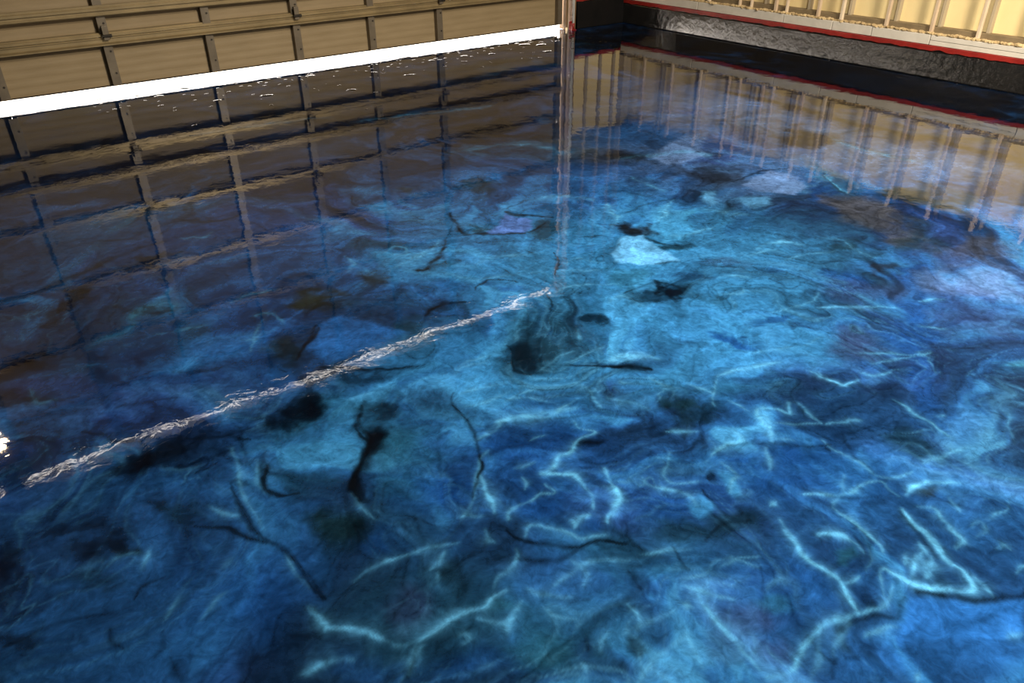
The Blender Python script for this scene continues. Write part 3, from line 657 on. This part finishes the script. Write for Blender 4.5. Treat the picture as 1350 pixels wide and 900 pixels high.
    (0.0083,0.5,0,[(0.475,1.045),(0.534,1.077),(0.62,1.079),(0.697,1.063)]),
    (0.0071,0.4,0,[(0.874,1.017),(0.999,1.016),(1.086,0.966)]),
    (0.0058,0.4,0,[(0.901,0.8),(0.988,0.788),(1.078,0.775)]),
    (0.0043,0.4,0,[(1.013,0.715),(0.913,0.715),(0.852,0.701)]),
]
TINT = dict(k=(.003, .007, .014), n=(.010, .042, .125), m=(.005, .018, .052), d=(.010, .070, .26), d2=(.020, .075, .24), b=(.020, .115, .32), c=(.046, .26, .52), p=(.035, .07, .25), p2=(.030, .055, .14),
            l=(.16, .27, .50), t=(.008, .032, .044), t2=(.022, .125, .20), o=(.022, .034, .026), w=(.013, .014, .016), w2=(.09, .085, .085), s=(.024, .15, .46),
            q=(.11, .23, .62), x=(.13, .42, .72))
VEIN = np.array((.12, .43, .68))

rng = np.random.RandomState(11)
PERM = rng.permutation(512); PERM = np.concatenate([PERM, PERM, PERM])
GA = rng.rand(512)*2*np.pi; GX, GY = np.cos(GA).astype(np.float32), np.sin(GA).astype(np.float32)
def perlin(x, y):
    xi = np.floor(x).astype(np.int32); yi = np.floor(y).astype(np.int32)
    xf = x-xi; yf = y-yi; xi &= 511; yi &= 511
    u = xf*xf*xf*(xf*(xf*6-15)+10); v = yf*yf*yf*(yf*(yf*6-15)+10)
    def g(i, j, dx, dy):
        h = PERM[PERM[xi+i]+yi+j]; return GX[h]*dx + GY[h]*dy
    a = g(0, 0, xf, yf); b = g(1, 0, xf-1, yf); c = g(0, 1, xf, yf-1); d = g(1, 1, xf-1, yf-1)
    return (a+(b-a)*u + ((c+(d-c)*u)-(a+(b-a)*u))*v)*1.5
def fbm(x, y, o, gain=.5):
    s = 0; a = 1
    for i in range(o):
        s = s + a*perlin(x+i*17.3, y-i*9.1); x = x*2.03; y = y*2.03; a *= gain
    return s
def sstep(a, b, t):
    t = np.clip((t-a)/(b-a), 0, 1); return t*t*(3-2*t)
def smooth_path(P, n=5):
    P = np.array(P); 
    if len(P) < 3: return P
    Q = np.vstack([2*P[0]-P[1], P, 2*P[-1]-P[-2]]); out = []
    for i in range(1, len(Q)-2):
        for t in np.linspace(0, 1, n, endpoint=False):
            a, b, c, d = Q[i-1:i+3]
            out.append(.5*((2*b)+(c-a)*t+(2*a-5*b+4*c-d)*t*t+(-a+3*b-3*c+d)*t**3))
    out.append(P[-1]); return np.array(out)

def spaced(lo, hi, near0, near1, base):
    xs = [near0]
    while xs[-1] < hi:
        x = xs[-1]; xs.append(x + base*max(1, x/near1))
    xs[-1] = hi; left = [near0]
    while left[-1] > lo:
        left.append(left[-1] - base*(1+12*(near0-left[-1])))
    left[-1] = lo
    return np.array(left[::-1][:-1]+xs)
BASE = .0058
gx = spaced(XL, XR+.13, -.45, 2.2, BASE); gy = spaced(YB, YF+.16, .05, 2.2, BASE)
X, Y = np.meshgrid(gx, gy); NY, NX = X.shape
X = X.astype(np.float32); Y = Y.astype(np.float32)

def make_pigment():
    # flowing base
    wx = fbm(X*.9+3.1, Y*.9+7.7, 4); wy = fbm(X*.9+13.7, Y*.9-4.2, 4)
    ax, ay = X+.42*wx, Y+.42*wy
    ux = fbm(ax*1.9+31, ay*1.9, 4); uy = fbm(ax*1.9, ay*1.9+57, 4)
    bxx, byy = ax+.22*ux, ay+.22*uy
    t = fbm(bxx*1.35+5, byy*1.35+2, 5, .55)
    t2 = fbm(bxx*3.1-8, byy*3.1+19, 4, .55)
    tone = sstep(-.75, .8, t + .35*t2)
    stops = np.array([0, .28, .55, .8, 1.0]); cols = np.array([(.009, .034, .09), (.014, .065, .19), (.022, .115, .32), (.034, .185, .43), (.06, .29, .56)])
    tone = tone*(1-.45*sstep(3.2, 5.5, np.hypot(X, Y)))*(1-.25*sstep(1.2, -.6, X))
    C = np.stack([np.interp(tone, stops, cols[:, i]) for i in range(3)], -1)
    # greenish and violet drift
    g = sstep(.1, .9, fbm(ax*1.1+70, ay*1.1-31, 3)); C = C*(1-g[..., None]*np.array((.1, .12, .42)))
    v = sstep(.15, .9, fbm(ax*1.0-40, ay*1.0+88, 3)); C = C*(1-v[..., None]*np.array((-.25, .2, .02)))
    # organic wobble for all the noted shapes
    ox = (.035*fbm(X*4+9, Y*4-3, 3)+.010*fbm(X*22, Y*22, 3)); oy = (.035*fbm(X*4-19, Y*4+23, 3)+.010*fbm(X*22+50, Y*22, 3))
    far = np.clip(np.hypot(X, Y)/2.5, .6, 2.2)
    PX, PY = X+ox*far*.55, Y+oy*far*.55
    BX, BY = X+ox*far*1.6, Y+oy*far*1.6
    tex = fbm((X+.5*(ax-X)+.3*(bxx-ax))*4.5+3, (Y+.5*(ay-Y)+.3*(byy-ay))*4.5, 5, .6); brk = fbm(X*11+77, Y*11-13, 3, .6)
    def win(x0, x1, y0, y1):
        i0, i1 = np.searchsorted(gx, (x0, x1)); j0, j1 = np.searchsorted(gy, (y0, y1))
        return slice(max(j0-1, 0), j1+1), slice(max(i0-1, 0), i1+1)
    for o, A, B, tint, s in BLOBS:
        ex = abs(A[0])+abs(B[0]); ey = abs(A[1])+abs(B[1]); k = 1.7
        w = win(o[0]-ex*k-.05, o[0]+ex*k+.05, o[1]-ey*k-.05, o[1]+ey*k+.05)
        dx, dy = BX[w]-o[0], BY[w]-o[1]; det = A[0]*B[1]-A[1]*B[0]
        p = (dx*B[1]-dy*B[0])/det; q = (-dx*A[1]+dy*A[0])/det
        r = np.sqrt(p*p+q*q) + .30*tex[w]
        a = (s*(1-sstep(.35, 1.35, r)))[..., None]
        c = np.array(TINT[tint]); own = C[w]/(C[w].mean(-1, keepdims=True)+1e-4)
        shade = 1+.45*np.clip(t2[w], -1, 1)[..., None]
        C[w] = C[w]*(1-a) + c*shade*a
    for soft, tint, s, pts in POLYS:
        P = np.array(pts); m = soft*2+.08
        w = win(P[:, 0].min()-m, P[:, 0].max()+m, P[:, 1].min()-m, P[:, 1].max()+m)
        x, y = PX[w], PY[w]; inside = np.zeros(x.shape, bool); dist = np.full(x.shape, 9.)
        for i in range(len(P)):
            a, b = P[i], P[(i+1) % len(P)]
            if a[1] != b[1]:
                inside ^= ((a[1] > y) != (b[1] > y)) & (x < (b[0]-a[0])*(y-a[1])/(b[1]-a[1])+a[0])
            d = b-a; h = np.clip(((x-a[0])*d[0]+(y-a[1])*d[1])/(d@d), 0, 1)
            dist = np.minimum(dist, np.hypot(x-a[0]-h*d[0], y-a[1]-h*d[1]))
        sd = np.where(inside, dist, -dist)
        a = (s*sstep(-soft*.5, soft, sd))[..., None]
        C[w] = C[w]*(1-a) + np.array(TINT[tint])*(1+.25*np.clip(tex[w], -1, 1)[..., None])*a
    # fine filaments and lacing
    r1 = 1-np.abs(fbm(bxx*3.6+11, byy*3.6-6, 2)); r1 = np.clip(r1, 0, 1)**16
    r2_ = 1-np.abs(fbm(bxx*8+41, byy*8+16, 2)); r2_ = np.clip(r2_, 0, 1)**10
    near = 1-sstep(2.6, 4.6, np.hypot(X, Y))
    mk = sstep(-.2, .7, fbm(ax*1.3+21, ay*1.3+5, 3))
    lum = C.mean(-1)
    a = (near*(.30*r1*mk+.16*r2_*mk)*sstep(.01, .09, lum))[..., None]; C = C*(1-a)+VEIN*a
    r3 = 1-np.abs(fbm(bxx*4.4-71, byy*4.4+36, 2)); r3 = np.clip(r3, 0, 1)**14
    C = C*(1-(.45*r3*sstep(0, .7, -t+.2))[..., None])
    for hw, s, side, path in VEINS:
        P = smooth_path(path); hw = max(hw, .0065); m = hw*(9 if side else 5)+.06
        w = win(P[:, 0].min()-m, P[:, 0].max()+m, P[:, 1].min()-m, P[:, 1].max()+m)
        x, y = PX[w], PY[w]; best = np.full(x.shape, 9.); sgn = np.zeros(x.shape); along = np.zeros(x.shape)
        n = len(P)-1
        for i in range(n):
            a, b = P[i], P[i+1]; d = b-a; dd = d@d
            if dd < 1e-9: continue
            h = np.clip(((x-a[0])*d[0]+(y-a[1])*d[1])/dd, 0, 1)
            ex, ey = x-a[0]-h*d[0], y-a[1]-h*d[1]; e = np.hypot(ex, ey); k = e < best
            best = np.where(k, e, best); sgn = np.where(k, np.sign(d[0]*ey-d[1]*ex), sgn); along = np.where(k, (i+h)/n, along)
        taper = .45+.55*np.sin(np.pi*np.clip(along*.86+.07, 0, 1))
        ww = hw*taper*(1+.5*np.clip(tex[w], -.8, 1))
        g = np.exp(-(best/ww)**2)
        if s > 0:
            g = .75*g + .38*np.exp(-(best/(ww*2.6))**1.5); a = np.clip(s*.84*taper*g*(.62+.75*sstep(-.6, .5, brk[w])), 0, 1)[..., None]
            C[w] = C[w]*(1-a)+VEIN*(1+.2*np.clip(tex[w], -1, 1)[..., None])*a
        else:
            ww = ww*1.3; g = np.exp(-(best/ww)**2)
            if side: g = np.maximum(g, .6*np.exp(-(best/(ww*4.5)))*(sgn*side < 0))
            a = np.clip(-s*.9*g*(.75+.4*sstep(-.6, .4, brk[w])), 0, 1)[..., None]; C[w] = C[w]*(1-a)+np.array((.003, .006, .009))*a
    C = C*(1+.26*np.clip(tex, -1.2, 1.2)[..., None])
    lum = C@np.array((.25, .5, .25)); C = C*(np.clip(lum/.11, .05, 4)**.16)[..., None]
    return np.clip(C*np.array((.26, .29, .335)), .0008, .9)

def build_floor():
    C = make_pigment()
    n = NX*NY; co = np.zeros((n, 3), np.float32); co[:, 0] = X.ravel(); co[:, 1] = Y.ravel()
    idx = np.arange(n, dtype=np.int32).reshape(NY, NX)
    q = np.stack([idx[:-1, :-1], idx[:-1, 1:], idx[1:, 1:], idx[1:, :-1]], -1).reshape(-1)
    me = bpy.data.meshes.new('floor'); nf = len(q)//4
    me.vertices.add(n); me.vertices.foreach_set('co', co.ravel())
    me.loops.add(len(q)); me.loops.foreach_set('vertex_index', q)
    me.polygons.add(nf); me.polygons.foreach_set('loop_start', np.arange(0, len(q), 4, dtype=np.int32))
    me.update(calc_edges=True)
    at = me.color_attributes.new('pigment', 'FLOAT_COLOR', 'POINT')
    rgba = np.ones((n, 4), np.float32); rgba[:, :3] = C.reshape(-1, 3); at.data.foreach_set('color', rgba.ravel())
    return me
def epoxy():
    m, nt, b = material('marbled_epoxy'); L = nt.links.new
    at = nn(nt, 'ShaderNodeAttribute', attribute_name='pigment')
    tc = nn(nt, 'ShaderNodeTexCoord')
    wn = nn(nt, 'ShaderNodeTexNoise'); wn.inputs['Scale'].default_value = 26; wn.inputs['Detail'].default_value = 7; wn.inputs['Roughness'].default_value = .62; wn.inputs['Distortion'].default_value = 1.3
    L(tc.outputs['Object'], wn.inputs['Vector'])
    mr = nn(nt, 'ShaderNodeMapRange'); mr.inputs['From Min'].default_value = .25; mr.inputs['From Max'].default_value = .75; mr.inputs['To Min'].default_value = .60; mr.inputs['To Max'].default_value = 1.42
    L(wn.outputs[0], mr.inputs['Value'])
    mx = nn(nt, 'ShaderNodeVectorMath', operation='SCALE'); L(at.outputs['Color'], mx.inputs[0])
    w3 = nn(nt, 'ShaderNodeTexNoise'); w3.inputs['Scale'].default_value = 9; w3.inputs['Detail'].default_value = 9; w3.inputs['Roughness'].default_value = .72; w3.inputs['Distortion'].default_value = 2.6
    L(tc.outputs['Object'], w3.inputs['Vector'])
    m3 = nn(nt, 'ShaderNodeMapRange'); m3.inputs['From Min'].default_value = .3; m3.inputs['From Max'].default_value = .7; m3.inputs['To Min'].default_value = .66; m3.inputs['To Max'].default_value = 1.36
    L(w3.outputs[0], m3.inputs['Value']); mm = nn(nt, 'ShaderNodeMath', operation='MULTIPLY'); L(mr.outputs[0], mm.inputs[0]); L(m3.outputs[0], mm.inputs[1]); L(mm.outputs[0], mx.inputs['Scale'])
    L(mx.outputs[0], b.inputs['Base Color'])
    b.inputs['Roughness'].default_value = .5; b.inputs['Specular IOR Level'].default_value = 0
    b.inputs['Coat Weight'].default_value = 1; b.inputs['Coat IOR'].default_value = 1.41; b.inputs['Coat Roughness'].default_value = .028
    # slow waves and fine ripples in the poured clear coat
    n1 = nn(nt, 'ShaderNodeTexNoise'); n1.inputs['Scale'].default_value = 5; n1.inputs['Detail'].default_value = 1.0
    n2 = nn(nt, 'ShaderNodeTexNoise'); n2.inputs['Scale'].default_value = 15; n2.inputs['Detail'].default_value = 3; n2.inputs['Distortion'].default_value = .8
    L(tc.outputs['Object'], n1.inputs['Vector']); L(tc.outputs['Object'], n2.inputs['Vector'])
    b1 = nn(nt, 'ShaderNodeBump'); b1.inputs['Strength'].default_value = 1; b1.inputs['Distance'].default_value = .0009; L(n1.outputs[0], b1.inputs['Height'])
    b2 = nn(nt, 'ShaderNodeBump'); b2.inputs['Strength'].default_value = 1; b2.inputs['Distance'].default_value = .0003; L(n2.outputs[0], b2.inputs['Height'])
    L(b1.outputs[0], b2.inputs['Normal']); L(b2.outputs[0], b.inputs['Coat Normal'])
    return m
M['epoxy'] = epoxy()
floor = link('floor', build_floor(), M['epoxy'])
tag(floor, 'glossy marbled blue epoxy floor with pale cyan veins', 'floor', kind='structure')

# ------------------------------------------------------------------ outside ground, ceiling, plain walls
tag(box('ground', XL-3, XR+3, YF+.165, YF+12, -.10, -.002, M['concrete']), 'sunlit pale driveway beyond the gap under the garage door', 'driveway', kind='structure')
tag(box('ceiling', XL-.2, XR+.3, YB-.2, YF+.3, ZC, ZC+.12, M['ceil']), 'grey ceiling mirrored in the glossy floor', 'ceiling', kind='structure')
tag(box('wall_left', XL-.15, XL, YB-.15, YF+.16, 0, ZC, M['drywall']), 'plain grey side wall left of the garage door', 'wall', kind='structure')
tag(box('wall_back', XL-.15, XR+.3, YB-.15, YB, 0, ZC, M['drywall']), 'plain grey back wall behind the camera', 'wall', kind='structure')

# ------------------------------------------------------------------ rough painted kerb face
def kerb(name, p0, p1, z0, z1, out, mat, parent, depth=.1, step=.012, amp=.0011, lean=.019):
    """rough vertical strip from p0 to p1 (xy), relief along out (xy), closed behind and on top"""
    p0, p1, out = Vector(p0), Vector(p1), Vector(out); n = max(2, int((p1-p0).length/step)); k = max(2, int((z1-z0)/step))
    bm = bmesh.new(); rows = []
    s = np.linspace(0, (p1-p0).length, n+1); z = np.linspace(z0, z1, k+1); S, Z = np.meshgrid(s, z)
    D_ = amp*(fbm(S*16, Z*16+40, 3)) + amp*.5*fbm(S*45, Z*45, 2)
    for j in range(k+1):
        row = []
        for i in range(n+1):
            a = p0+(p1-p0)*(i/n); e = a+out*float(D_[j, i]+lean*(1-(z[j]-z0)/(z1-z0)))
            row.append(bm.verts.new((e.x, e.y, z[j])))
        rows.append(row)
    top = []; bot = []
    for i in range(n+1):
        a = p0+(p1-p0)*(i/n)-out*depth; top.append(bm.verts.new((a.x, a.y, z1))); bot.append(bm.verts.new((a.x, a.y, z0)))
    full = [bot]+rows+[top, bot]
    for j in range(len(full)-1):
        for i in range(n): bm.faces.new((full[j][i], full[j][i+1], full[j+1][i+1], full[j+1][i]))
    return from_bm(name, bm, mat, parent, True)
def ragged(name, p0, p1, z0, z1, out, thick, mat, parent, seed=0, rag=.010, step=.02):
    """painted band with an uneven lower edge"""
    p0, p1, out = Vector(p0), Vector(p1), Vector(out); n = int((p1-p0).length/step); bm = bmesh.new(); F = []
    s = np.linspace(0, (p1-p0).length, n+1); lo = z0+rag*fbm(s*7+seed, s*0+seed, 4); hi = z1+.003*fbm(s*9+seed+50, s*0, 3)
    for i in range(n+1):
        a = p0+(p1-p0)*(i/n); e = a+out*thick
        F.append([bm.verts.new((a.x, a.y, lo[i])), bm.verts.new((e.x, e.y, lo[i]+.003)), bm.verts.new((e.x, e.y, hi[i]-.003)), bm.verts.new((a.x, a.y, hi[i]))])
    for i in range(n):
        for k in range(4): bm.faces.new((F[i][k], F[i+1][k], F[i+1][(k+1) % 4], F[i][(k+1) % 4]))
    bm.faces.new(F[0]); bm.faces.new(F[-1][::-1])
    return from_bm(name, bm, mat, parent)

# ------------------------------------------------------------------ right wall: kerb, red band, grey blocks, foam, open studs
wr = tag(empty('wall_right', (XR, (YB+YF)/2, 0)), 'open stud wall with yellow sheathing above a black kerb', 'wall', kind='structure')
def wchild(o): o.parent = wr; o.matrix_parent_inverse = wr.matrix_world.inverted(); return o
bpy.context.view_layer.update()
wchild(tag(kerb('kerb', (XR, YB), (XR, YF), 0, .214, (-1, 0), M['black'], None, .14), 'rough black painted concrete kerb'))
wchild(tag(ragged('red_band', (XR+.005, YB), (XR+.005, YF), .216, .2567, (-1, 0), .012, M['red'], None, 3, .012), 'ragged red painted stripe'))
box_back = wchild(box('footing', XR+.012, XR+.15, YB, YF, .19, .262, M['black'], None))
joints = [YB, -1.4, -.4, .7, 1.75, 2.55, 3.43, 3.967, 4.367, 4.906, 6.006, YF]
for i in range(len(joints)-1):
    a, b = joints[i]+.004, joints[i+1]-.004
    if i == 5:                                                     # the split course next to the frame's edge
        wchild(box('block', XR+.004, XR+.14, a, b, .2585, .293, M['block'], None, .002))
        wchild(box('block', XR+.006, XR+.14, a, b, .2965, .334, M['block'], None, .002))
    else:
        wchild(box('block', XR+.004+.002*(i % 2), XR+.14, a, b, .2585, .336, M['block'], None, .003))
bm = bmesh.new()
for i in range(520):                                               # crumbly squeezed-out foam on top of the blocks
    y = YB+.05+(YF-YB-.1)*random.random() if i < 120 else 2.2+4.7*random.random()
    r = random.uniform(.007, .019)
    bmesh.ops.create_icosphere(bm, subdivisions=1, radius=1, matrix=Matrix.Translation((XR+.03+random.uniform(-.015, .02), y, .340+random.uniform(0, .010))) @ Matrix.Rotation(random.random()*3, 4, 'Z') @ Matrix.Diagonal((r, r*random.uniform(1, 2.4), r*.75, 1)))
fo = wchild(from_bm('foam', bm, M['foam'])); fo['kind'] = 'stuff'
wchild(box('foam_bed', XR+.03, XR+.14, YB, YF, .336, .350, M['foam']))
wchild(box('sill_plate', XR+.055, XR+.14, YB, YF, .350, .392, M['plate'], None, .003))
yy = YB
k = 0
while yy < YF-.01:                                                 # sheets of sheathing behind the studs
    y2 = min(yy+1.22, YF); wchild(box('sheathing_sheet', XR+.14, XR+.155, yy+.0015, y2-.0015, .20, ZC, M['sheath']))
    wchild(box('upper_sheet', XR+.018, XR+.03, yy+.0015, y2-.0015, 1.2, ZC-.002, M['upperdark'])); yy = y2  # unseen upper wall, made dark so its floor reflection fades
wchild(box('outer_skin', XR+.156, XR+.2, YB, YF, 0, ZC, M['plate']))
front = [6.75, 6.30, 5.88, 5.474, 5.327, 5.034, 4.905, 4.554, 4.306, 3.863, 3.453, 3.065]
front += [3.065-.405*i for i in range(1, 13)]
for i, y in enumerate(front):
    w = (.026 if i not in (4, 6, 3) else .018); z0 = .350
    o = box('stud', XR+.022, XR+.056, y-w/2, y+w/2, z0, 1.197, M['stud'], None, .003); wchild(o)
for y in [6.5, 5.9, 5.2, 4.70, 4.266, 3.815, 3.42, 3.02] + [3.02-.405*i for i in range(1, 13)]:
    wchild(box('stud', XR+.085, XR+.139, y-.013, y+.013, .392, 1.6, M['oldstud'], None, .002))
wchild(box('corner_post', XR+.0, XR+.155, YF, YF+.16, 0, ZC, M['plate']))
wchild(box('corner_post', XR+.002, XR+.14, YF-.085, YF-.001, .37, ZC-.002, M['oldstud']))

# ------------------------------------------------------------------ front wall around the garage door
wf = tag(empty('wall_front', ((DL+DR)/2, YF, 0)), 'front wall framing the garage door, black at the foot', 'wall', kind='structure')
bpy.context.view_layer.update()
def fchild(o): o.parent = wf; o.matrix_parent_inverse = wf.matrix_world.inverted(); return o
JR = 6.215
fchild(kerb('kerb', (JR+.002, YF-.02), (XR-.008, YF-.02), 0, .285, (0, -1), M['blackflat'], None, .17))
fchild(ragged('red_band', (JR+.002, YF-.005), (XR-.008, YF-.005), .287, .325, (0, -1), .012, M['red'], None, 9))
fchild(box('sheathing_sheet', JR+.002, XR-.001, YF, YF+.15, .287, 1.21, M['sheath']))
fchild(box('upper_sheet', JR+.002, XR-.001, YF, YF+.15, 1.213, ZC, M['upperdark']))
for x in (6.40, 6.62, 6.84): fchild(box('stud', x-.018, x+.018, YF-.03, YF-.001, .33, ZC-.002, M['oldstud'], None, .002))
fchild(box('header', DL-.12, JR, YF+.02, YF+.16, OPEN, ZC, M['drywall']))
fchild(box('return', XL, DL-.12, YF+.0, YF+.16, 0, ZC, M['drywall']))
fchild(box('jamb', JR-.055, JR, YF-.01, YF+.15, 0, OPEN, M['jamb'], None, .003))
fchild(box('jamb', DL-.12, DL-.05, YF-.01, YF+.15, 0, OPEN, M['jamb'], None, .003))
fchild(box('stop_strip', 6.085, 6.108, YF+.03, YF+.12, .004, OPEN, M['jamb'], None, .002))

# ------------------------------------------------------------------ sectional garage door
door = tag(empty('door_1', ((DL+DR)/2, YF+.04, .06)), 'tan sectional garage door raised slightly above the floor', 'garage door', kind='structure')
bpy.context.view_layer.update()
def dchild(o, p=None): 
    o.parent = p or door; o.matrix_parent_inverse = (p or door).matrix_world.inverted(); return o
STX = [-.35, .48, 1.286, 2.095, 2.882, 3.638, 4.403]
edges = [DL] + STX + [DR-.03]
SEC = [.066, .445, 1.01, 1.58, 2.15, 2.72, DTOP]
PY0 = YF+.052
def panel_mesh(w, h):
    """pressed skin: shallow horizontal ribs, origin at lower left"""
    prof = []; n = 6
    zs = np.linspace(0, h, n*4+1)
    for i, z in enumerate(zs): prof.append(((0, .0011, .0011, 0)[i % 4] if 0 < i < len(zs)-1 else 0, z))
    bm = bmesh.new(); a = [bm.verts.new((0, -p, z)) for p, z in prof]; b = [bm.verts.new((w, -p, z)) for p, z in prof]
    a += [bm.verts.new((0, .02, h)), bm.verts.new((0, .02, 0))]; b += [bm.verts.new((w, .02, h)), bm.verts.new((w, .02, 0))]
    m = len(a)
    for i in range(m): bm.faces.new((a[i], b[i], b[(i+1) % m], a[(i+1) % m]))
    bm.faces.new(a[::-1]); bm.faces.new(b)
    return from_bm('panel', bm, M['panel'])
bolt_bm = bmesh.new(); cyl(bolt_bm, (0, 0, 0), (0, -.006, 0), .008, 8); bolt0 = bpy.data.meshes.new('bolt'); bolt_bm.to_mesh(bolt0); bolt_bm.free(); bolt0.materials.append(M['dark'])
def bolt(x, y, z, p): 
    o = link('bolt', bolt0, M['dark']); o.location = (x, y, z); bpy.context.view_layer.update(); dchild(o, p); return o
bolts = []
for s in range(len(SEC)-1):
    z0, z1 = SEC[s], SEC[s+1]
    for i in range(len(edges)-1):
        o = panel_mesh(edges[i+1]-edges[i]-.004, z1-z0-.004); o.location = (edges[i]+.002, PY0, z0+.002)
        o.parent = door; o.matrix_parent_inverse = door.matrix_world.inverted()
    for i, x in enumerate(STX):                                    # folded C stiles
        bm = bmesh.new(); w = .033; za, zb = z0+.004, z1-.050
        bx(bm, x-w, x+w, YF-.004, YF+.002, za, zb); bx(bm, x-w, x-w+.004, YF+.002, PY0-.003, za, zb); bx(bm, x+w-.004, x+w, YF+.002, PY0-.003, za, zb)
        so = dchild(from_bm('stile', bm, M['stile']))
        bolts += [(x+.012, YF-.004, z0+.10, so), (x+.012, YF-.004, zb-.06, so)]
    bm = bmesh.new(); bx(bm, DR-.075, DR-.012, YF-.004, YF+.0, z0+.004, z1-.004); bx(bm, DR-.075, DR-.070, YF, PY0-.003, z0+.004, z1-.004)
    dchild(from_bm('end_stile', bm, M['stile']))
    bm = bmesh.new(); bx(bm, DL+.012, DL+.075, YF-.004, YF+.0, z0+.004, z1-.004); bx(bm, DL+.07, DL+.075, YF, PY0-.003, z0+.004, z1-.004)
    dchild(from_bm('end_stile', bm, M['stile']))
    # top rail with its lip, ledge of the next section above it
    zt = z1
    if s < len(SEC)-2:
        pr = [(PY0-.003, zt-.047), (YF-.006, zt-.047), (YF-.006, zt), (PY0-.003, zt)] if s else [(PY0-.003, zt-.047), (YF-.030, zt-.052), (YF-.040, zt-.060), (YF-.044, zt-.060), (YF-.044, zt-.052), (YF-.034, zt-.046), (YF-.018, zt-.040), (YF-.018, zt-.014), (YF-.030, zt-.010), (YF-.030, zt-.004), (YF-.006, zt+.000), (PY0-.003, zt)]
        dchild(extrude_x('rail', pr, DL+.01, DR-.010, M['metal'], None))
        pr = [(PY0-.003, zt+.002), (YF-.012, zt+.002), (YF-.012, zt+.020), (YF+.004, zt+.023), (YF+.004, zt+.030), (PY0-.003, zt+.033)]
        if s == 0: dchild(extrude_x('ledge', pr, DL+.01, DR-.012, M['metal'], None))
    if s == 1:                                                     # hat-section stiffener across the section
        zb = z0+.160; q = YF-.005
        pr = [(q, zb), (q-.030, zb-.004), (q-.034, zb+.003), (q-.030, zb+.010), (q-.012, zb+.013), (q-.012, zb+.030), (q-.030, zb+.034), (q-.030, zb+.052), (q-.012, zb+.056), (q-.012, zb+.072), (q, zb+.074)]
        dchild(extrude_x('stiffener', pr, DL+.01, DR-.012, M['metal'], None))
for b in bolts: 
    if b[2] < 1.2: bolt(*b)
for x in (1.286, 2.882, -.35, 4.403):                              # hinges over the section joints
    for zz in SEC[1:-1]:
        bm = bmesh.new(); bx(bm, x-.022, x+.022, YF-.052, YF-.046, zz-.02, zz+.085, .002); bx(bm, x-.012, x+.012, YF-.046, YF-.004, zz+.055, zz+.085)
        h = dchild(tag(from_bm('hinge', bm, M['stile'])))
        bm = bmesh.new(); cyl(bm, (x-.034, YF-.056, zz+.012), (x+.034, YF-.056, zz+.012), .011, 10); bx(bm, x+.026, x+.040, YF-.064, YF-.046, zz+.0, zz+.024)
        dchild(from_bm('hinge_pin', bm, M['dark']), h)
dchild(box('top_bracket', -.56, -.41, YF-.02, YF+.03, 3.14, OPEN-.005, M['dark'], None, .004))
dchild(extrude_x('bottom_seal', [(PY0-.02, .068), (PY0+.02, .068), (PY0+.016, .060), (PY0-.016, .060)], DL, DR-.03, M['rubber'], None))

# ------------------------------------------------------------------ beside the door: track, white pipe, red bracket
tr = tag(empty('door_track', (6.06, YF-.02, 0)), 'narrow brown steel door track right of the garage door', 'track'); bpy.context.view_layer.update()
def pchild(o, p): o.parent = p; o.matrix_parent_inverse = p.matrix_world.inverted(); return o
bm = bmesh.new(); bx(bm, 6.040, 6.044, YF-.045, YF+.005, .035, 3.2); bx(bm, 6.044, 6.078, YF+.001, YF+.005, .035, 3.2); bx(bm, 6.044, 6.056, YF-.045, YF-.041, .035, 3.2)
pchild(from_bm('channel', bm, M['jamb']), tr)
bm = bmesh.new(); bx(bm, 6.078, 6.083, YF-.03, YF+.005, .0, 3.2); pchild(from_bm('angle', bm, M['metal']), tr)
pp = tag(empty('white_pipe', (6.14, YF-.055, 0)), 'thin white vertical pipe beside the garage door jamb', 'pipe'); bpy.context.view_layer.update()
bm = bmesh.new(); cyl(bm, (6.14, YF-.055, .075), (6.14, YF-.055, 3.3), .015, 14); pchild(from_bm('tube', bm, M['white'], None, True), pp)
for z in (.5, 1.4, 2.3): pchild(box('clip', 6.122, 6.158, YF-.045, YF-.010, z-.008, z+.008, M['white'], None, .002), pp)
rb = tag(empty('red_bracket', (6.13, YF-.06, 0)), 'small red bracket at the foot of the white pipe', 'bracket'); bpy.context.view_layer.update()
bm = bmesh.new(); bx(bm, 6.10, 6.165, YF-.085, YF-.02, .0, .012, .003); bx(bm, 6.105, 6.16, YF-.03, YF-.02, .012, .095, .003); bx(bm, 6.105, 6.113, YF-.08, YF-.03, .012, .07, .002)
pchild(from_bm('plate', bm, M['red']), rb)
bm = bmesh.new(); cyl(bm, (6.14, YF-.055, .012), (6.14, YF-.055, .075), .017, 12); pchild(from_bm('socket', bm, M['red'], None, True), rb)

# ------------------------------------------------------------------ drips and grit cured into the clear coat near the door
bm = bmesh.new()
def drip(x, y, rx, ry, h, a=0):
    bmesh.ops.create_icosphere(bm, subdivisions=2, radius=1, matrix=Matrix.Translation((x, y, -h*.2)) @ Matrix.Rotation(a, 4, 'Z') @ Matrix.Diagonal((rx, ry, h, 1)))
for i in range(330):
    x = random.uniform(1.0, 6.0) if i % 4 else random.uniform(3.2, 6.0)
    y = YF-.03-abs(random.gauss(0, .45))*(1.1 if i % 3 else .35); r = random.uniform(.005, .012) if random.random() < .9 else random.uniform(.015, .035)
    drip(x, y, r*random.uniform(1, 2.4), r, r*.16, random.gauss(0, .3))
for i in range(130):
    r = random.uniform(.003, .008); drip(XR-.022-random.random()*.006, random.uniform(2.6, 6.9), r, r*1.6, r)
dr = from_bm('drip', bm, M['epoxy'], floor, True); dr['kind'] = 'stuff'
